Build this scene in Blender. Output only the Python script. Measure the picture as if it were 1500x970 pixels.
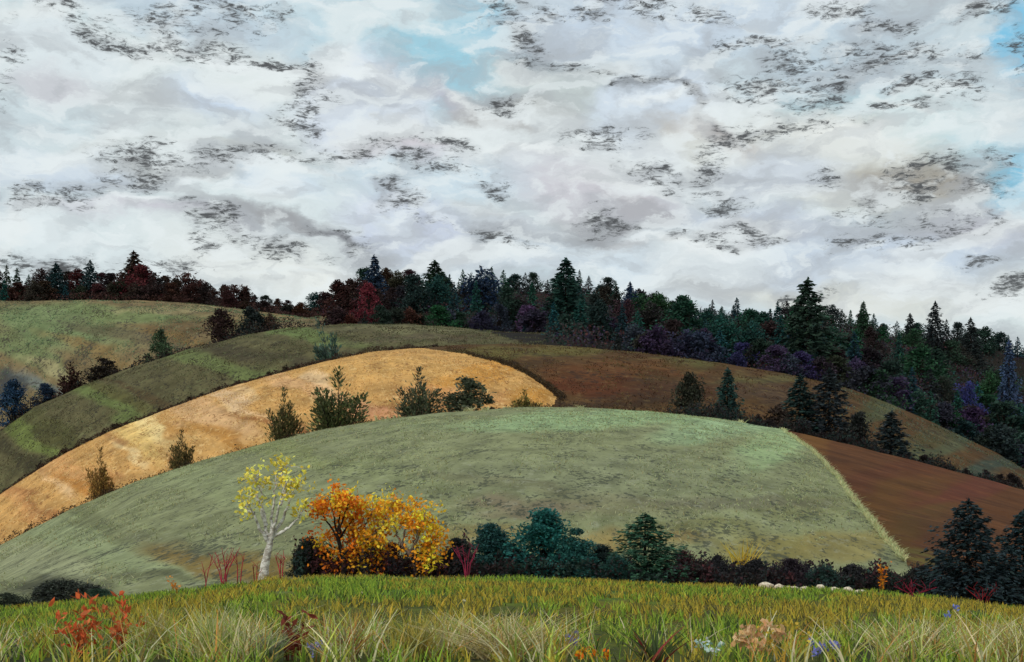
import bpy, math, random
import numpy as np

# ------------------------------------------------------------------ scene
for o in list(bpy.data.objects):
    bpy.data.objects.remove(o)
S = bpy.context.scene
COL = S.collection

W0, H0 = 1500.0, 970.0          # size of the photograph the layout was measured on
HFOV = math.radians(45)
F = W0 / 2 / math.tan(HFOV / 2)  # focal length in its pixels
EYE = 690.0                      # row of eye level

cam_d = bpy.data.cameras.new('camera')
cam = bpy.data.objects.new('camera', cam_d)
COL.objects.link(cam)
cam_d.sensor_width = 36
cam_d.lens = 18 / math.tan(HFOV / 2)
cam_d.shift_y = (EYE - H0 / 2) / W0
cam_d.clip_start = 0.05
cam_d.clip_end = 20000
cam.location = (0, 0, 0)
cam.rotation_euler = (math.radians(90), 0, 0)
S.camera = cam

SUN_EL, SUN_AZ = math.radians(42), math.radians(215)   # azimuth clockwise from +Y: behind, to the left
SKY_LIGHT = 1.0
sun_d = bpy.data.lights.new('sun', 'SUN')
sun = bpy.data.objects.new('sun', sun_d)
COL.objects.link(sun)
sun_d.energy = 1.5
sun_d.angle = math.radians(11)
sun_d.color = (1.0, 0.93, 0.82)
sun.rotation_euler = (math.pi / 2 - SUN_EL, 0, math.pi - SUN_AZ)
# lamp looks down its -Z: turn it so that it comes from SUN_AZ
from mathutils import Vector, Matrix
sd = Vector((math.sin(SUN_AZ) * math.cos(SUN_EL), math.cos(SUN_AZ) * math.cos(SUN_EL), math.sin(SUN_EL)))
sun.rotation_euler = sd.to_track_quat('Z', 'Y').to_euler()

S.view_settings.view_transform = 'Standard'
S.view_settings.look = 'None'
S.view_settings.gamma = 1
S.view_settings.exposure = 0.0
S.render.engine = 'CYCLES'
S.cycles.max_bounces = 5
S.cycles.diffuse_bounces = 2
S.cycles.glossy_bounces = 1
S.cycles.transmission_bounces = 2
S.cycles.transparent_max_bounces = 4
S.cycles.use_adaptive_sampling = True
S.cycles.adaptive_threshold = 0.02


def lin(c):
    c = np.asarray(c, float) / 255.0
    return np.where(c <= 0.04045, c / 12.92, ((c + 0.055) / 1.055) ** 2.4)


def lin4(c):
    a = lin(c)
    return (float(a[0]), float(a[1]), float(a[2]), 1.0)


# ------------------------------------------------------------------ sky (clouds laid out by compass direction and elevation)
def sky_dir(u, v):
    x, z = (u - 750) / F, (EYE - v) / F
    return math.atan2(x, 1.0), math.atan2(z, math.hypot(1, x))


class NT:
    def __init__(self, tree):
        self.t = tree

    def n(self, kind, **kw):
        nd = self.t.nodes.new(kind)
        for k, v in kw.items():
            setattr(nd, k, v)
        return nd

    def l(self, a, b):
        self.t.links.new(a, b)

    def math(self, op, a, b=None, c=None, clamp=False):
        nd = self.n('ShaderNodeMath', operation=op, use_clamp=clamp)
        for i, x in enumerate((a, b, c)):
            if x is None:
                continue
            if isinstance(x, (int, float)):
                nd.inputs[i].default_value = x
            else:
                self.l(x, nd.inputs[i])
        return nd.outputs[0]

    def ramp(self, x, a, b, c=0.0, d=1.0, kind='SMOOTHSTEP'):
        nd = self.n('ShaderNodeMapRange', interpolation_type=kind)
        nd.inputs[1].default_value, nd.inputs[2].default_value = a, b
        nd.inputs[3].default_value, nd.inputs[4].default_value = c, d
        self.l(x, nd.inputs[0])
        return nd.outputs[0]

    def mix(self, fac, a, b, blend='MIX'):
        nd = self.n('ShaderNodeMix', data_type='RGBA', blend_type=blend)
        for sock, x in ((nd.inputs[0], fac), (nd.inputs[6], a), (nd.inputs[7], b)):
            if isinstance(x, (int, float)):
                sock.default_value = x
            elif isinstance(x, (tuple, list)):
                sock.default_value = x if len(x) == 4 else (*x, 1)
            else:
                self.l(x, sock)
        return nd.outputs[2]

    def noise(self, vec, scale, detail=4, rough=0.55, dist=0.0, dim='3D'):
        nd = self.n('ShaderNodeTexNoise', noise_dimensions=dim)
        nd.inputs['Scale'].default_value = scale
        nd.inputs['Detail'].default_value = detail
        nd.inputs['Roughness'].default_value = rough
        nd.inputs['Distortion'].default_value = dist
        self.l(vec, nd.inputs['Vector'])
        return nd

    def mapping(self, vec, loc=(0, 0, 0), rot=(0, 0, 0), scale=(1, 1, 1), kind='POINT'):
        nd = self.n('ShaderNodeMapping', vector_type=kind)
        nd.inputs[1].default_value, nd.inputs[2].default_value, nd.inputs[3].default_value = loc, rot, scale
        self.l(vec, nd.inputs[0])
        return nd.outputs[0]


world = bpy.data.worlds.new('World')
S.world = world
world.use_nodes = True
wt = NT(world.node_tree)
world.node_tree.nodes.clear()
out = wt.n('ShaderNodeOutputWorld')
tc = wt.n('ShaderNodeTexCoord')
sep = wt.n('ShaderNodeSeparateXYZ')
wt.l(tc.outputs['Generated'], sep.inputs[0])
az = wt.math('ARCTAN2', sep.outputs[0], sep.outputs[1])
el = wt.math('ARCSINE', sep.outputs[2])
comb = wt.n('ShaderNodeCombineXYZ')
wt.l(az, comb.inputs[0])
wt.l(el, comb.inputs[1])
P = comb.outputs[0]
# ragged edges: warp the position by noise
wn = wt.noise(wt.mapping(P, scale=(1, 1.9, 1)), 13, 6, 0.62)
off = wt.n('ShaderNodeVectorMath', operation='SUBTRACT')
wt.l(wn.outputs['Color'], off.inputs[0])
off.inputs[1].default_value = (0.5, 0.5, 0.5)
offs = wt.n('ShaderNodeVectorMath', operation='MULTIPLY')
wt.l(off.outputs[0], offs.inputs[0])
offs.inputs[1].default_value = (0.085, 0.05, 0)
add = wt.n('ShaderNodeVectorMath', operation='ADD')
wt.l(P, add.inputs[0])
wt.l(offs.outputs[0], add.inputs[1])
PW = add.outputs[0]


def blob(vec, u, v, ru, rv, rot=0, edge=0.55, soft=True):
    a, e = sky_dir(u, v)
    m = wt.mapping(vec, (a, e, 0), (0, 0, math.radians(-rot)), (ru / F, rv / F, 1), 'TEXTURE')
    g = wt.n('ShaderNodeTexGradient', gradient_type='SPHERICAL')
    wt.l(m, g.inputs[0])
    return wt.ramp(g.outputs['Fac'], 0.0, edge) if soft else g.outputs['Fac']


big = wt.noise(wt.mapping(PW, scale=(1, 2.6, 1)), 5.5, 5, 0.55)
sky_c = wt.mix(wt.ramp(big.outputs['Fac'], 0.36, 0.66), lin4((197, 208, 213)), lin4((220, 227, 226)))
# (u, v, ru, rv, rotation, colour, strength, edge softness)
CLOUDS = [
    (300, 35, 330, 75, 0, (200, 215, 226), .8, .8), (90, 20, 120, 40, 0, (186, 210, 216), .7, .8),
    (600, 95, 190, 110, 25, (172, 206, 219), .95, .8), (560, 85, 110, 60, 20, (174, 209, 220), .8, .7),
    (700, 50, 75, 75, 0, (154, 206, 226), .9, .9), (640, 115, 90, 40, 20, (168, 208, 222), .7, .8),
    (470, 35, 120, 60, 0, (206, 224, 230), .8, .8), (650, 70, 130, 60, 25, (162, 208, 223), .85, .95), (520, 110, 90, 50, 25, (172, 207, 222), .7, .9),
    (830, 120, 170, 70, 20, (198, 204, 200), .85, .8), (790, 95, 90, 30, 20, (160, 170, 172), .7, .8),
    (900, 45, 240, 60, 0, (206, 218, 232), .85, .8), (1120, 35, 200, 60, 0, (208, 219, 231), .8, .8),
    (1250, 100, 240, 80, 0, (196, 212, 222), .8, .8), (1420, 100, 120, 70, 0, (210, 222, 226), .8, .8),
    (1310, 195, 160, 60, 15, (176, 211, 216), .9, .8), (1190, 165, 120, 40, 10, (178, 200, 205), .7, .8),
    (1492, 50, 45, 70, 0, (130, 198, 229), .95, .8), (1490, 270, 60, 75, 20, (124, 199, 229), .95, .8),
    (1420, 225, 90, 30, 10, (196, 220, 226), .8, .7),
    # upper left bank
    (210, 95, 270, 60, 8, (226, 232, 230), .9, .45), (80, 75, 90, 60, 0, (228, 234, 236), .8, .5),
    (370, 130, 170, 60, 6, (226, 232, 230), .9, .45), (330, 165, 110, 42, 15, (208, 220, 236), .85, .8),
    (200, 145, 110, 32, 5, (196, 198, 198), .75, .8), (70, 125, 80, 25, 0, (206, 202, 206), .7, .8),
    (130, 195, 240, 42, 0, (212, 223, 226), .8, .7), (350, 205, 190, 35, 0, (216, 221, 219), .8, .7),
    (300, 228, 200, 20, 0, (205, 204, 194), .8, .7), (100, 240, 110, 22, 0, (228, 234, 238), .8, .5),
    (90, 262, 140, 25, 0, (206, 216, 228), .8, .7),
    # second bank
    (330, 262, 190, 42, 8, (229, 234, 233), .9, .4), (430, 290, 150, 42, 5, (222, 230, 230), .9, .5),
    (400, 268, 90, 25, 8, (206, 221, 236), .8, .8), (190, 312, 190, 15, 0, (204, 196, 204), .85, .8),
    (330, 322, 90, 18, 12, (170, 168, 172), .75, .8), (450, 330, 120, 14, 14, (172, 172, 172), .7, .8),
    (130, 360, 220, 55, 0, (226, 233, 233), .85, .6), (400, 390, 220, 50, 8, (233, 234, 229), .9, .6),
    (520, 360, 110, 20, 20, (178, 180, 182), .6, .8),
    # middle
    (535, 158, 110, 78, 0, (224, 230, 239), .95, .4), (545, 110, 75, 18, 20, (238, 241, 242), .8, .6),
    (600, 190, 120, 40, 10, (219, 224, 230), .8, .6), (670, 152, 110, 18, 20, (202, 196, 204), .8, .8),
    (770, 165, 120, 28, 12, (186, 184, 178), .8, .8), (640, 215, 190, 30, 0, (222, 222, 220), .8, .7),
    (590, 222, 110, 18, 0, (216, 202, 208), .7, .8), (780, 205, 150, 40, 5, (226, 229, 228), .9, .5),
    (650, 262, 200, 42, 0, (212, 226, 234), .85, .7), (960, 170, 105, 72, 0, (217, 226, 236), .95, .4),
    (1000, 205, 130, 40, 10, (210, 210, 206), .7, .7), (985, 190, 60, 20, 30, (190, 182, 172), .6, .8),
    (870, 285, 180, 52, 12, (211, 204, 209), .85, .7), (960, 250, 140, 45, 10, (220, 222, 222), .8, .6),
    (900, 340, 120, 26, 10, (158, 156, 158), .85, .8), (940, 310, 60, 18, 15, (178, 170, 170), .6, .8),
    (700, 345, 150, 30, 0, (176, 178, 182), .85, .8), (590, 330, 110, 52, 10, (208, 214, 230), .9, .5),
    (570, 322, 50, 30, 0, (222, 228, 234), .8, .7), (690, 378, 150, 32, 0, (206, 212, 218), .8, .6),
    (740, 325, 100, 16, 10, (206, 210, 214), .8, .6),
    # right
    (1180, 235, 210, 66, 8, (224, 223, 214), .95, .45), (1130, 255, 120, 45, 0, (214, 222, 234), .7, .7),
    (1060, 195, 90, 22, 15, (190, 180, 176), .7, .8), (1240, 210, 110, 22, 12, (233, 233, 228), .8, .6),
    (1370, 272, 130, 42, 0, (168, 160, 146), .9, .8), (1290, 290, 110, 26, 8, (196, 196, 190), .7, .8),
    (1120, 330, 130, 32, 8, (204, 210, 222), .8, .6), (1150, 338, 90, 18, 15, (160, 160, 166), .7, .8),
    (1040, 348, 110, 20, 0, (150, 152, 158), .8, .8), (1320, 345, 200, 26, 8, (186, 190, 198), .8, .8),
    (1440, 340, 120, 34, 12, (190, 187, 193), .85, .7), (1250, 390, 290, 46, 0, (206, 216, 229), .85, .6),
    (970, 390, 130, 56, 0, (222, 228, 230), .9, .4), (920, 385, 60, 36, 0, (216, 226, 233), .8, .6),
    (1040, 395, 110, 44, 0, (220, 224, 225), .8, .6), (1400, 430, 220, 36, 8, (222, 223, 221), .85, .7),
    (1200, 440, 240, 22, 8, (226, 222, 208), .7, .8),
    (925, 118, 60, 13, -22, (132, 134, 136), .8, .9), (985, 122, 60, 12, 30, (134, 136, 140), .8, .9), (1018, 150, 40, 12, 48, (150, 150, 152), .7, .9),
    (820, 95, 100, 16, 28, (150, 156, 160), .6, .9), (950, 140, 60, 12, -12, (240, 243, 244), .8, .9), (520, 108, 70, 12, -8, (243, 245, 245), .8, .9),
    (600, 128, 50, 11, 35, (240, 243, 243), .7, .9), (700, 158, 80, 9, 22, (242, 243, 240), .8, .9), (300, 82, 150, 11, 10, (243, 245, 243), .8, .9),
    (420, 104, 90, 10, 8, (243, 245, 244), .8, .9), (370, 244, 170, 10, 3, (243, 245, 244), .8, .9), (290, 262, 60, 10, -25, (240, 243, 243), .7, .9),
    (210, 300, 90, 8, -4, (243, 245, 245), .8, .9), (930, 352, 60, 10, -10, (242, 244, 244), .8, .9), (1010, 358, 60, 10, 10, (243, 243, 240), .8, .9),
    (780, 222, 110, 9, 8, (243, 244, 242), .8, .9), (1240, 200, 80, 9, 8, (243, 242, 236), .8, .9), (1320, 168, 60, 7, 35, (240, 243, 240), .7, .9),
    (570, 290, 80, 12, -12, (238, 241, 244), .7, .9), (640, 312, 60, 10, 30, (236, 240, 242), .7, .9), (1070, 362, 90, 12, 0, (240, 242, 243), .7, .9),
    (40, 330, 90, 30, 0, (235, 240, 240), .8, .8), (400, 322, 130, 12, 14, (150, 146, 146), .75, .9), (500, 352, 80, 12, 25, (130, 130, 134), .8, .9),
    (470, 120, 30, 50, 20, (176, 176, 176), .6, .9), (730, 180, 90, 12, 14, (160, 154, 150), .7, .9), (1060, 188, 60, 12, 25, (140, 132, 130), .7, .9), (860, 352, 120, 12, 4, (140, 138, 140), .75, .9),
    (1330, 262, 140, 26, 4, (160, 150, 136), .7, .9), (240, 250, 150, 12, 0, (168, 166, 160), .6, .9), (470, 408, 110, 26, 8, (240, 240, 234), .8, .8), (800, 375, 110, 32, 0, (212, 220, 226), .8, .6),
]
for (u, v, ru, rv, rot, c, st, ed) in CLOUDS:
    f = blob(PW, u, v, ru * 1.12, rv * 1.2, rot, ed)
    sky_c = wt.mix(wt.math('MULTIPLY', f, st), sky_c, lin4(c))
# billowing light and grey inside the clouds
bm_ = wt.mapping(PW, scale=(1, 1.9, 1))
vol = wt.noise(bm_, 6.5, 3, 0.5, 0.6)
vol2 = wt.noise(wt.mapping(bm_, loc=(-0.012, 0.034, 0)), 6.5, 2, 0.5, 0.6)
relief = wt.math('SUBTRACT', vol.outputs['Fac'], vol2.outputs['Fac'])
sky_c = wt.mix(wt.ramp(relief, -0.01, -0.13, 0, 0.5), sky_c, lin4((172, 174, 178)))      # shaded undersides
sky_c = wt.mix(wt.ramp(relief, 0.01, 0.12, 0, 0.6), sky_c, lin4((240, 241, 238)))        # bright tops
bil = wt.noise(bm_, 15, 6, 0.58, 0.35)
bil2 = wt.noise(wt.mapping(bm_, loc=(-0.006, 0.014, 0)), 15, 4, 0.55, 0.35)
lit = wt.math('SUBTRACT', bil.outputs['Fac'], bil2.outputs['Fac'])
sky_c = wt.mix(wt.ramp(lit, 0.0, 0.11, 0, 0.55), sky_c, lin4((240, 243, 242)))
sky_c = wt.mix(wt.ramp(lit, -0.005, -0.12, 0, 0.36), sky_c, lin4((172, 174, 177)))
wisp = wt.noise(wt.mapping(PW, rot=(0, 0, math.radians(12)), scale=(1, 5.5, 1)), 16, 6, 0.65, 0.6)
sky_c = wt.mix(wt.ramp(wisp.outputs['Fac'], 0.5, 0.76, 0, 0.45), sky_c, lin4((236, 240, 239)))
sky_c = wt.mix(wt.ramp(wisp.outputs['Fac'], 0.47, 0.24, 0, 0.34), sky_c, lin4((176, 177, 180)))
# dark cloud scraps
FLECK = [
    (105, 12, 75, 20, 0), (150, 40, 110, 26, 25), (230, 62, 120, 24, 15), (300, 68, 130, 18, 8), (390, 90, 80, 12, 5),
    (300, 25, 130, 26, 0), (400, 25, 70, 14, 0), (320, 15, 60, 40, 0),
    (185, 250, 70, 42, 10), (260, 232, 120, 20, 0), (400, 232, 110, 16, 0), (40, 282, 40, 34, 0), (75, 292, 40, 26, 0),
    (130, 290, 60, 20, 0), (310, 312, 60, 20, 12), (340, 338, 90, 16, 8), (420, 370, 90, 14, 0), (495, 345, 60, 18, 20),
    (290, 348, 26, 34, 0), (450, 135, 40, 60, 0), (450, 180, 50, 40, 0), (10, 100, 16, 70, 0), (110, 385, 100, 18, 0), (250, 385, 80, 18, 0), (30, 380, 50, 16, 0),
    (740, 18, 90, 28, 0), (870, 18, 120, 24, -8), (780, 76, 80, 24, 12), (960, 10, 90, 16, 0), (745, 155, 50, 18, 0),
    (560, 222, 110, 20, 0), (620, 235, 110, 22, 0), (650, 210, 60, 16, 0), (590, 285, 60, 22, 0), (712, 270, 40, 28, 20), (880, 205, 90, 16, -6),
    (955, 262, 80, 20, 22), (890, 330, 80, 22, 10), (740, 352, 70, 16, 12), (625, 322, 60, 10, 12), (870, 215, 60, 14, 0),
    (900, 125, 26, 10, -30), (940, 112, 50, 8, 5), (1000, 135, 50, 9, 35), (850, 100, 60, 14, 20),
    (1110, 68, 90, 18, 4), (1220, 18, 90, 20, 0), (1330, 78, 150, 26, 4), (1440, 12, 70, 24, 0), (1495, 85, 14, 46, 0),
    (1160, 92, 60, 20, 0), (1120, 128, 110, 24, 0), (1330, 125, 60, 18, 0), (1400, 135, 60, 30, 0), (1200, 150, 60, 24, 0),
    (1150, 186, 130, 18, 6), (1065, 195, 50, 16, 20), (1040, 235, 40, 60, 0), (1075, 295, 50, 24, 0), (1040, 345, 100, 16, 0),
    (1110, 340, 70, 14, 12), (1345, 268, 60, 40, 10), (1440, 272, 60, 30, 15), (1270, 308, 60, 20, 0), (1300, 352, 90, 22, 0),
    (1390, 325, 80, 18, 8), (1480, 430, 56, 18, 0), (1400, 240, 60, 14, 0), (1200, 262, 40, 20, 0), (1480, 235, 30, 14, 15),
    (1320, 165, 80, 14, 0), (1220, 120, 60, 20, 0), (1180, 430, 60, 8, 0), (1440, 385, 40, 10, 0), (1300, 30, 60, 18, 0), (1040, 20, 70, 14, 10),
]
fm = None
for (u, v, ru, rv, rot) in FLECK:
    b = blob(PW, u, v, ru * 1.15, rv * 1.3, rot, 0.9, False)
    fm = b if fm is None else wt.math('MAXIMUM', fm, b)
fm = wt.ramp(fm, 0.0, 0.85)
fn = wt.noise(wt.mapping(P, rot=(0, 0, math.radians(-8)), scale=(1, 3.3, 1)), 95, 7, 0.78, 0.9)
fn2 = wt.noise(wt.mapping(P, scale=(1, 2.4, 1)), 30, 5, 0.66, 0.4)
lvl = wt.math('ADD', fn.outputs['Fac'], wt.math('MULTIPLY', wt.math('SUBTRACT', fn2.outputs['Fac'], 0.5), 0.55))
lvl = wt.math('ADD', lvl, wt.math('MULTIPLY', fm, 0.165))
fl = wt.ramp(lvl, 0.60, 0.78)
fl = wt.math('MULTIPLY', fl, wt.ramp(fm, 0.02, 0.45))
smudge = wt.math('MULTIPLY', fm, wt.ramp(fn2.outputs['Fac'], 0.38, 0.68, 0.0, 0.5))
sky_c = wt.mix(smudge, sky_c, lin4((152, 154, 155)))
sky_c = wt.mix(wt.math('MULTIPLY', fl, 0.95), sky_c, lin4((78, 77, 76)))
sky_c = wt.mix(1.0, sky_c, (0.95, 0.995, 1.015, 1), 'MULTIPLY')
nishita = wt.n('ShaderNodeTexSky', sky_type='NISHITA')
nishita.sun_disc = False
nishita.sun_elevation = SUN_EL
nishita.sun_rotation = SUN_AZ
nishita.air_density = 1.0
bg1 = wt.n('ShaderNodeBackground')
wt.l(nishita.outputs[0], bg1.inputs[0])
bg1.inputs[1].default_value = 0.10
bg2 = wt.n('ShaderNodeBackground')
wt.l(sky_c, bg2.inputs[0])
bg2.inputs[1].default_value = SKY_LIGHT
ms = wt.n('ShaderNodeMixShader')
ms.inputs[0].default_value = 0.965        # cloud cover
wt.l(bg1.outputs[0], ms.inputs[1])
wt.l(bg2.outputs[0], ms.inputs[2])
wt.l(ms.outputs[0], out.inputs[0])
world.cycles.sampling_method = 'NONE'      # even overcast light

# ------------------------------------------------------------------ noise in numpy
def _hash(ix, iy, seed):
    n = (ix.astype(np.int64) * 374761393 + iy.astype(np.int64) * 668265263 + seed * 1442695041) & 0xFFFFFFFF
    n = ((n ^ (n >> 13)) * 1274126177) & 0xFFFFFFFF
    n = (n ^ (n >> 16)) & 0xFFFF
    return n / 65535.0


def vnoise(x, y, seed=0):
    x, y = np.asarray(x, float), np.asarray(y, float)
    ix, iy = np.floor(x), np.floor(y)
    fx, fy = x - ix, y - iy
    fx, fy = fx * fx * (3 - 2 * fx), fy * fy * (3 - 2 * fy)
    a, b = _hash(ix, iy, seed), _hash(ix + 1, iy, seed)
    c, d = _hash(ix, iy + 1, seed), _hash(ix + 1, iy + 1, seed)
    return (a + (b - a) * fx) * (1 - fy) + (c + (d - c) * fx) * fy


def fbm(x, y, seed=0, octv=4):
    s, a, t = 0, 1.0, 0
    for k in range(octv):
        s = s + a * vnoise(x * 2 ** k + 17.3 * k, y * 2 ** k - 9.1 * k, seed + k)
        t += a
        a *= 0.5
    return s / t


# ------------------------------------------------------------------ the lie of the land
def line(*pts):
    xs = [p[0] for p in pts]
    ys = [p[1] for p in pts]
    return lambda u: np.interp(u, xs, ys)


L1 = line((-700, 905), (0, 893), (150, 880), (300, 863), (400, 850), (520, 846), (650, 850), (760, 848), (850, 851), (950, 857),
          (1100, 862), (1280, 869), (1400, 880), (1500, 892), (2200, 940))
L2 = line((-700, 960), (-200, 880), (0, 800), (30, 785), (100, 748), (200, 705), (300, 674), (400, 647), (480, 628), (560, 614), (650, 604), (750, 598),
          (850, 598), (950, 603), (1050, 612), (1150, 629), (1250, 652), (1350, 679), (1450, 703), (1500, 716), (1700, 760), (2200, 820))
L3 = line((-700, 930), (-200, 830), (0, 725), (50, 692), (100, 662), (160, 632), (250, 597), (320, 572), (400, 549), (480, 528), (540, 517), (600, 510),
          (680, 505), (750, 503), (850, 508), (950, 518), (1050, 531), (1150, 548), (1200, 558), (1250, 571), (1300, 590), (1350, 612),
          (1400, 636), (1460, 664), (1500, 688), (1700, 760), (2200, 830))
L4 = line((-700, 860), (-200, 740), (0, 632), (50, 597), (120, 565), (200, 536), (280, 511), (350, 493), (420, 481), (500, 475), (600, 475), (660, 480),
          (740, 488), (800, 490), (900, 492), (1000, 500), (1100, 508), (1200, 522), (1350, 572), (1500, 640), (1700, 720), (2200, 800))
L5 = line((-700, 520), (-200, 450), (0, 441), (100, 440), (200, 440), (280, 444), (340, 451), (400, 460), (450, 468), (500, 462), (600, 455),
          (700, 452), (800, 455), (900, 462), (1000, 478), (1100, 484), (1200, 492), (1350, 524), (1500, 580), (1700, 660), (2200, 740))
L6 = line((-700, 460), (-200, 425), (0, 425), (200, 424), (330, 440), (435, 456), (480, 450), (560, 432), (700, 430), (850, 430), (1000, 468), (1100, 478),
          (1200, 478), (1300, 494), (1400, 502), (1500, 522), (1700, 600), (2200, 680))
D1, D2, D3, D4, D5, D6 = 50., 200., 320., 430., 560., 650.


def zrow(row, d):
    return (EYE - row) / F * d


def H0z(X, Y):
    """ground height without the small bumps"""
    X, Y = np.broadcast_arrays(np.asarray(X, float), np.asarray(Y, float))
    u = np.clip(750 + F * X / np.maximum(Y, 11.0), -700, 2200)
    l1, l2, l3, l4, l5, l6 = (L(u) for L in (L1, L2, L3, L4, L5, L6))
    zf = np.full_like(u, -1.62)
    K = [(-60., zf, 's'), (10., zf, 's'), (D1, zrow(l1, D1), 'l'), (60., zrow(l1 - 7, 60.), 'l'), (D2, zrow(l2, D2), 'e'),
         (212., zrow(l2, D2) - 2.2, 's'), (228., zrow(l2 + 6, 228.), 's'), (D3, zrow(l3, D3), 'e'),
         (332., zrow(l3, D3) - 2.2, 's'), (345., zrow(l3 + 5, 345.), 's'), (D4, zrow(l4, D4), 'e'),
         (442., zrow(l4, D4) - 2.2, 's'), (458., zrow(l4 + 5, 458.), 's'), (D5, zrow(l5, D5), 'e'),
         (D6, zrow(l6, D6), 's'), (820., zrow(l6, D6) - 30, 's'), (3000., zf - 60, 's'), (9000., zf - 60, 's')]
    Z = np.full_like(u, -1.62)
    for (da, za, _), (db, zb, k) in zip(K[:-1], K[1:]):
        t = np.clip((Y - da) / (db - da), 0, 1)
        if k == 's':
            s = t * t * (3 - 2 * t)
        elif k == 'e':
            s = 0.55 * t + 0.45 * (1 - (1 - t) ** 2)
        else:
            s = t
        Z = np.where((Y >= da) & (Y <= db), za + (zb - za) * s, Z)
    return Z


def ground(X, Y):
    X, Y = np.asarray(X, float), np.asarray(Y, float)
    amp = np.clip(np.abs(Y) / 200, 0.12, 1.0) * 0.75
    return H0z(X, Y) + amp * (fbm(X * 0.09 + 50, Y * 0.09 + 90, 3, 4) - 0.5) * np.where(Y > 700, 0, 1)


_DS = np.concatenate([np.linspace(8, 60, 260), np.linspace(60.5, 330, 900), np.linspace(331, 650, 500)])


def hit(u, v):
    """depth at which the sight line through (u, v) meets the ground"""
    z = H0z((u - 750) / F * _DS, _DS)
    rows = EYE - z / _DS * F
    ok = np.nonzero(rows <= v + 0.4)[0]
    return float(_DS[ok[0]]) if len(ok) else float(_DS[np.argmin(rows)])


def spot(u, D):
    X = (u - 750) / F * D
    return (X, D, float(ground(X, D)))


# ------------------------------------------------------------------ object helpers
def tag(o, label=None, cat=None, group=None, kind=None):
    for k, v in (('label', label), ('category', cat), ('group', group), ('kind', kind)):
        if v:
            o[k] = v
    return o


def empty(name, loc=(0, 0, 0), rz=0.0, scale=1.0):
    o = bpy.data.objects.new(name, None)
    o.empty_display_size = 0.3
    COL.objects.link(o)
    o.location = loc
    o.rotation_euler = (0, 0, rz)
    if isinstance(scale, (int, float)):
        scale = (scale,) * 3
    o.scale = scale
    return o


def link(name, me, mat=None, parent=None, color=None):
    o = bpy.data.objects.new(name, me)
    COL.objects.link(o)
    if mat and not me.materials:
        me.materials.append(mat)
    if parent:
        o.parent = parent
    if color is not None:
        o.color = (*[float(x) for x in color[:3]], 1)
    return o


def mesh_np(name, V, Fq, cols=None, nper=4, smooth=False):
    """mesh from arrays; faces all with nper corners; cols = colour per vertex"""
    me = bpy.data.meshes.new(name)
    V = np.asarray(V, np.float32)
    Fq = np.asarray(Fq, np.int32)
    me.vertices.add(len(V))
    me.vertices.foreach_set('co', V.ravel())
    me.loops.add(Fq.size)
    me.loops.foreach_set('vertex_index', Fq.ravel())
    me.polygons.add(len(Fq))
    me.polygons.foreach_set('loop_start', np.arange(0, Fq.size, nper, dtype=np.int32))
    if cols is not None:
        at = me.color_attributes.new('tint', 'FLOAT_COLOR', 'POINT')
        c4 = np.ones((len(V), 4), np.float32)
        c4[:, :3] = cols
        at.data.foreach_set('color', c4.ravel())
    me.update(calc_edges=True)
    if smooth:
        me.polygons.foreach_set('use_smooth', np.ones(len(Fq), bool))
    return me


# ------------------------------------------------------------------ materials
def new_mat(name):
    m = bpy.data.materials.new(name)
    m.use_nodes = True
    m.node_tree.nodes.clear()
    return m, NT(m.node_tree)


def leaf_material(name, trans=0.25, vary=0.25):
    m, t = new_mat(name)
    o = t.n('ShaderNodeOutputMaterial')
    info = t.n('ShaderNodeObjectInfo')
    att = t.n('ShaderNodeAttribute', attribute_name='tint')
    c = t.mix(1.0, info.outputs['Color'], att.outputs['Color'], 'MULTIPLY')
    geo = t.n('ShaderNodeNewGeometry')
    nz = t.noise(geo.outputs['Position'], 3.0, 2)
    c = t.mix(1.0, c, t.ramp(nz.outputs['Fac'], 0.3, 0.7, 1 - vary, 1 + vary, 'LINEAR'), 'MULTIPLY')
    p = t.n('ShaderNodeBsdfPrincipled')
    p.inputs['Roughness'].default_value = 0.75
    p.inputs['Specular IOR Level'].default_value = 0.2
    t.l(c, p.inputs['Base Color'])
    tr = t.n('ShaderNodeBsdfTranslucent')
    t.l(c, tr.inputs[0])
    ms = t.n('ShaderNodeMixShader')
    ms.inputs[0].default_value = trans
    t.l(p.outputs[0], ms.inputs[1])
    t.l(tr.outputs[0], ms.inputs[2])
    t.l(ms.outputs[0], o.inputs[0])
    return m


def bark_material(name, c1, c2, scale=8, stretch=(1, 1, 0.25)):
    m, t = new_mat(name)
    o = t.n('ShaderNodeOutputMaterial')
    tc = t.n('ShaderNodeTexCoord')
    nz = t.noise(t.mapping(tc.outputs['Object'], scale=stretch), scale, 4, 0.6)
    c = t.mix(t.ramp(nz.outputs['Fac'], 0.38, 0.62), lin4(c1), lin4(c2))
    p = t.n('ShaderNodeBsdfPrincipled')
    p.inputs['Roughness'].default_value = 0.9
    p.inputs['Specular IOR Level'].default_value = 0.15
    t.l(c, p.inputs['Base Color'])
    b = t.n('ShaderNodeBump')
    b.inputs['Strength'].default_value = 0.5
    t.l(nz.outputs['Fac'], b.inputs['Height'])
    t.l(b.outputs[0], p.inputs['Normal'])
    t.l(p.outputs[0], o.inputs[0])
    return m


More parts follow.
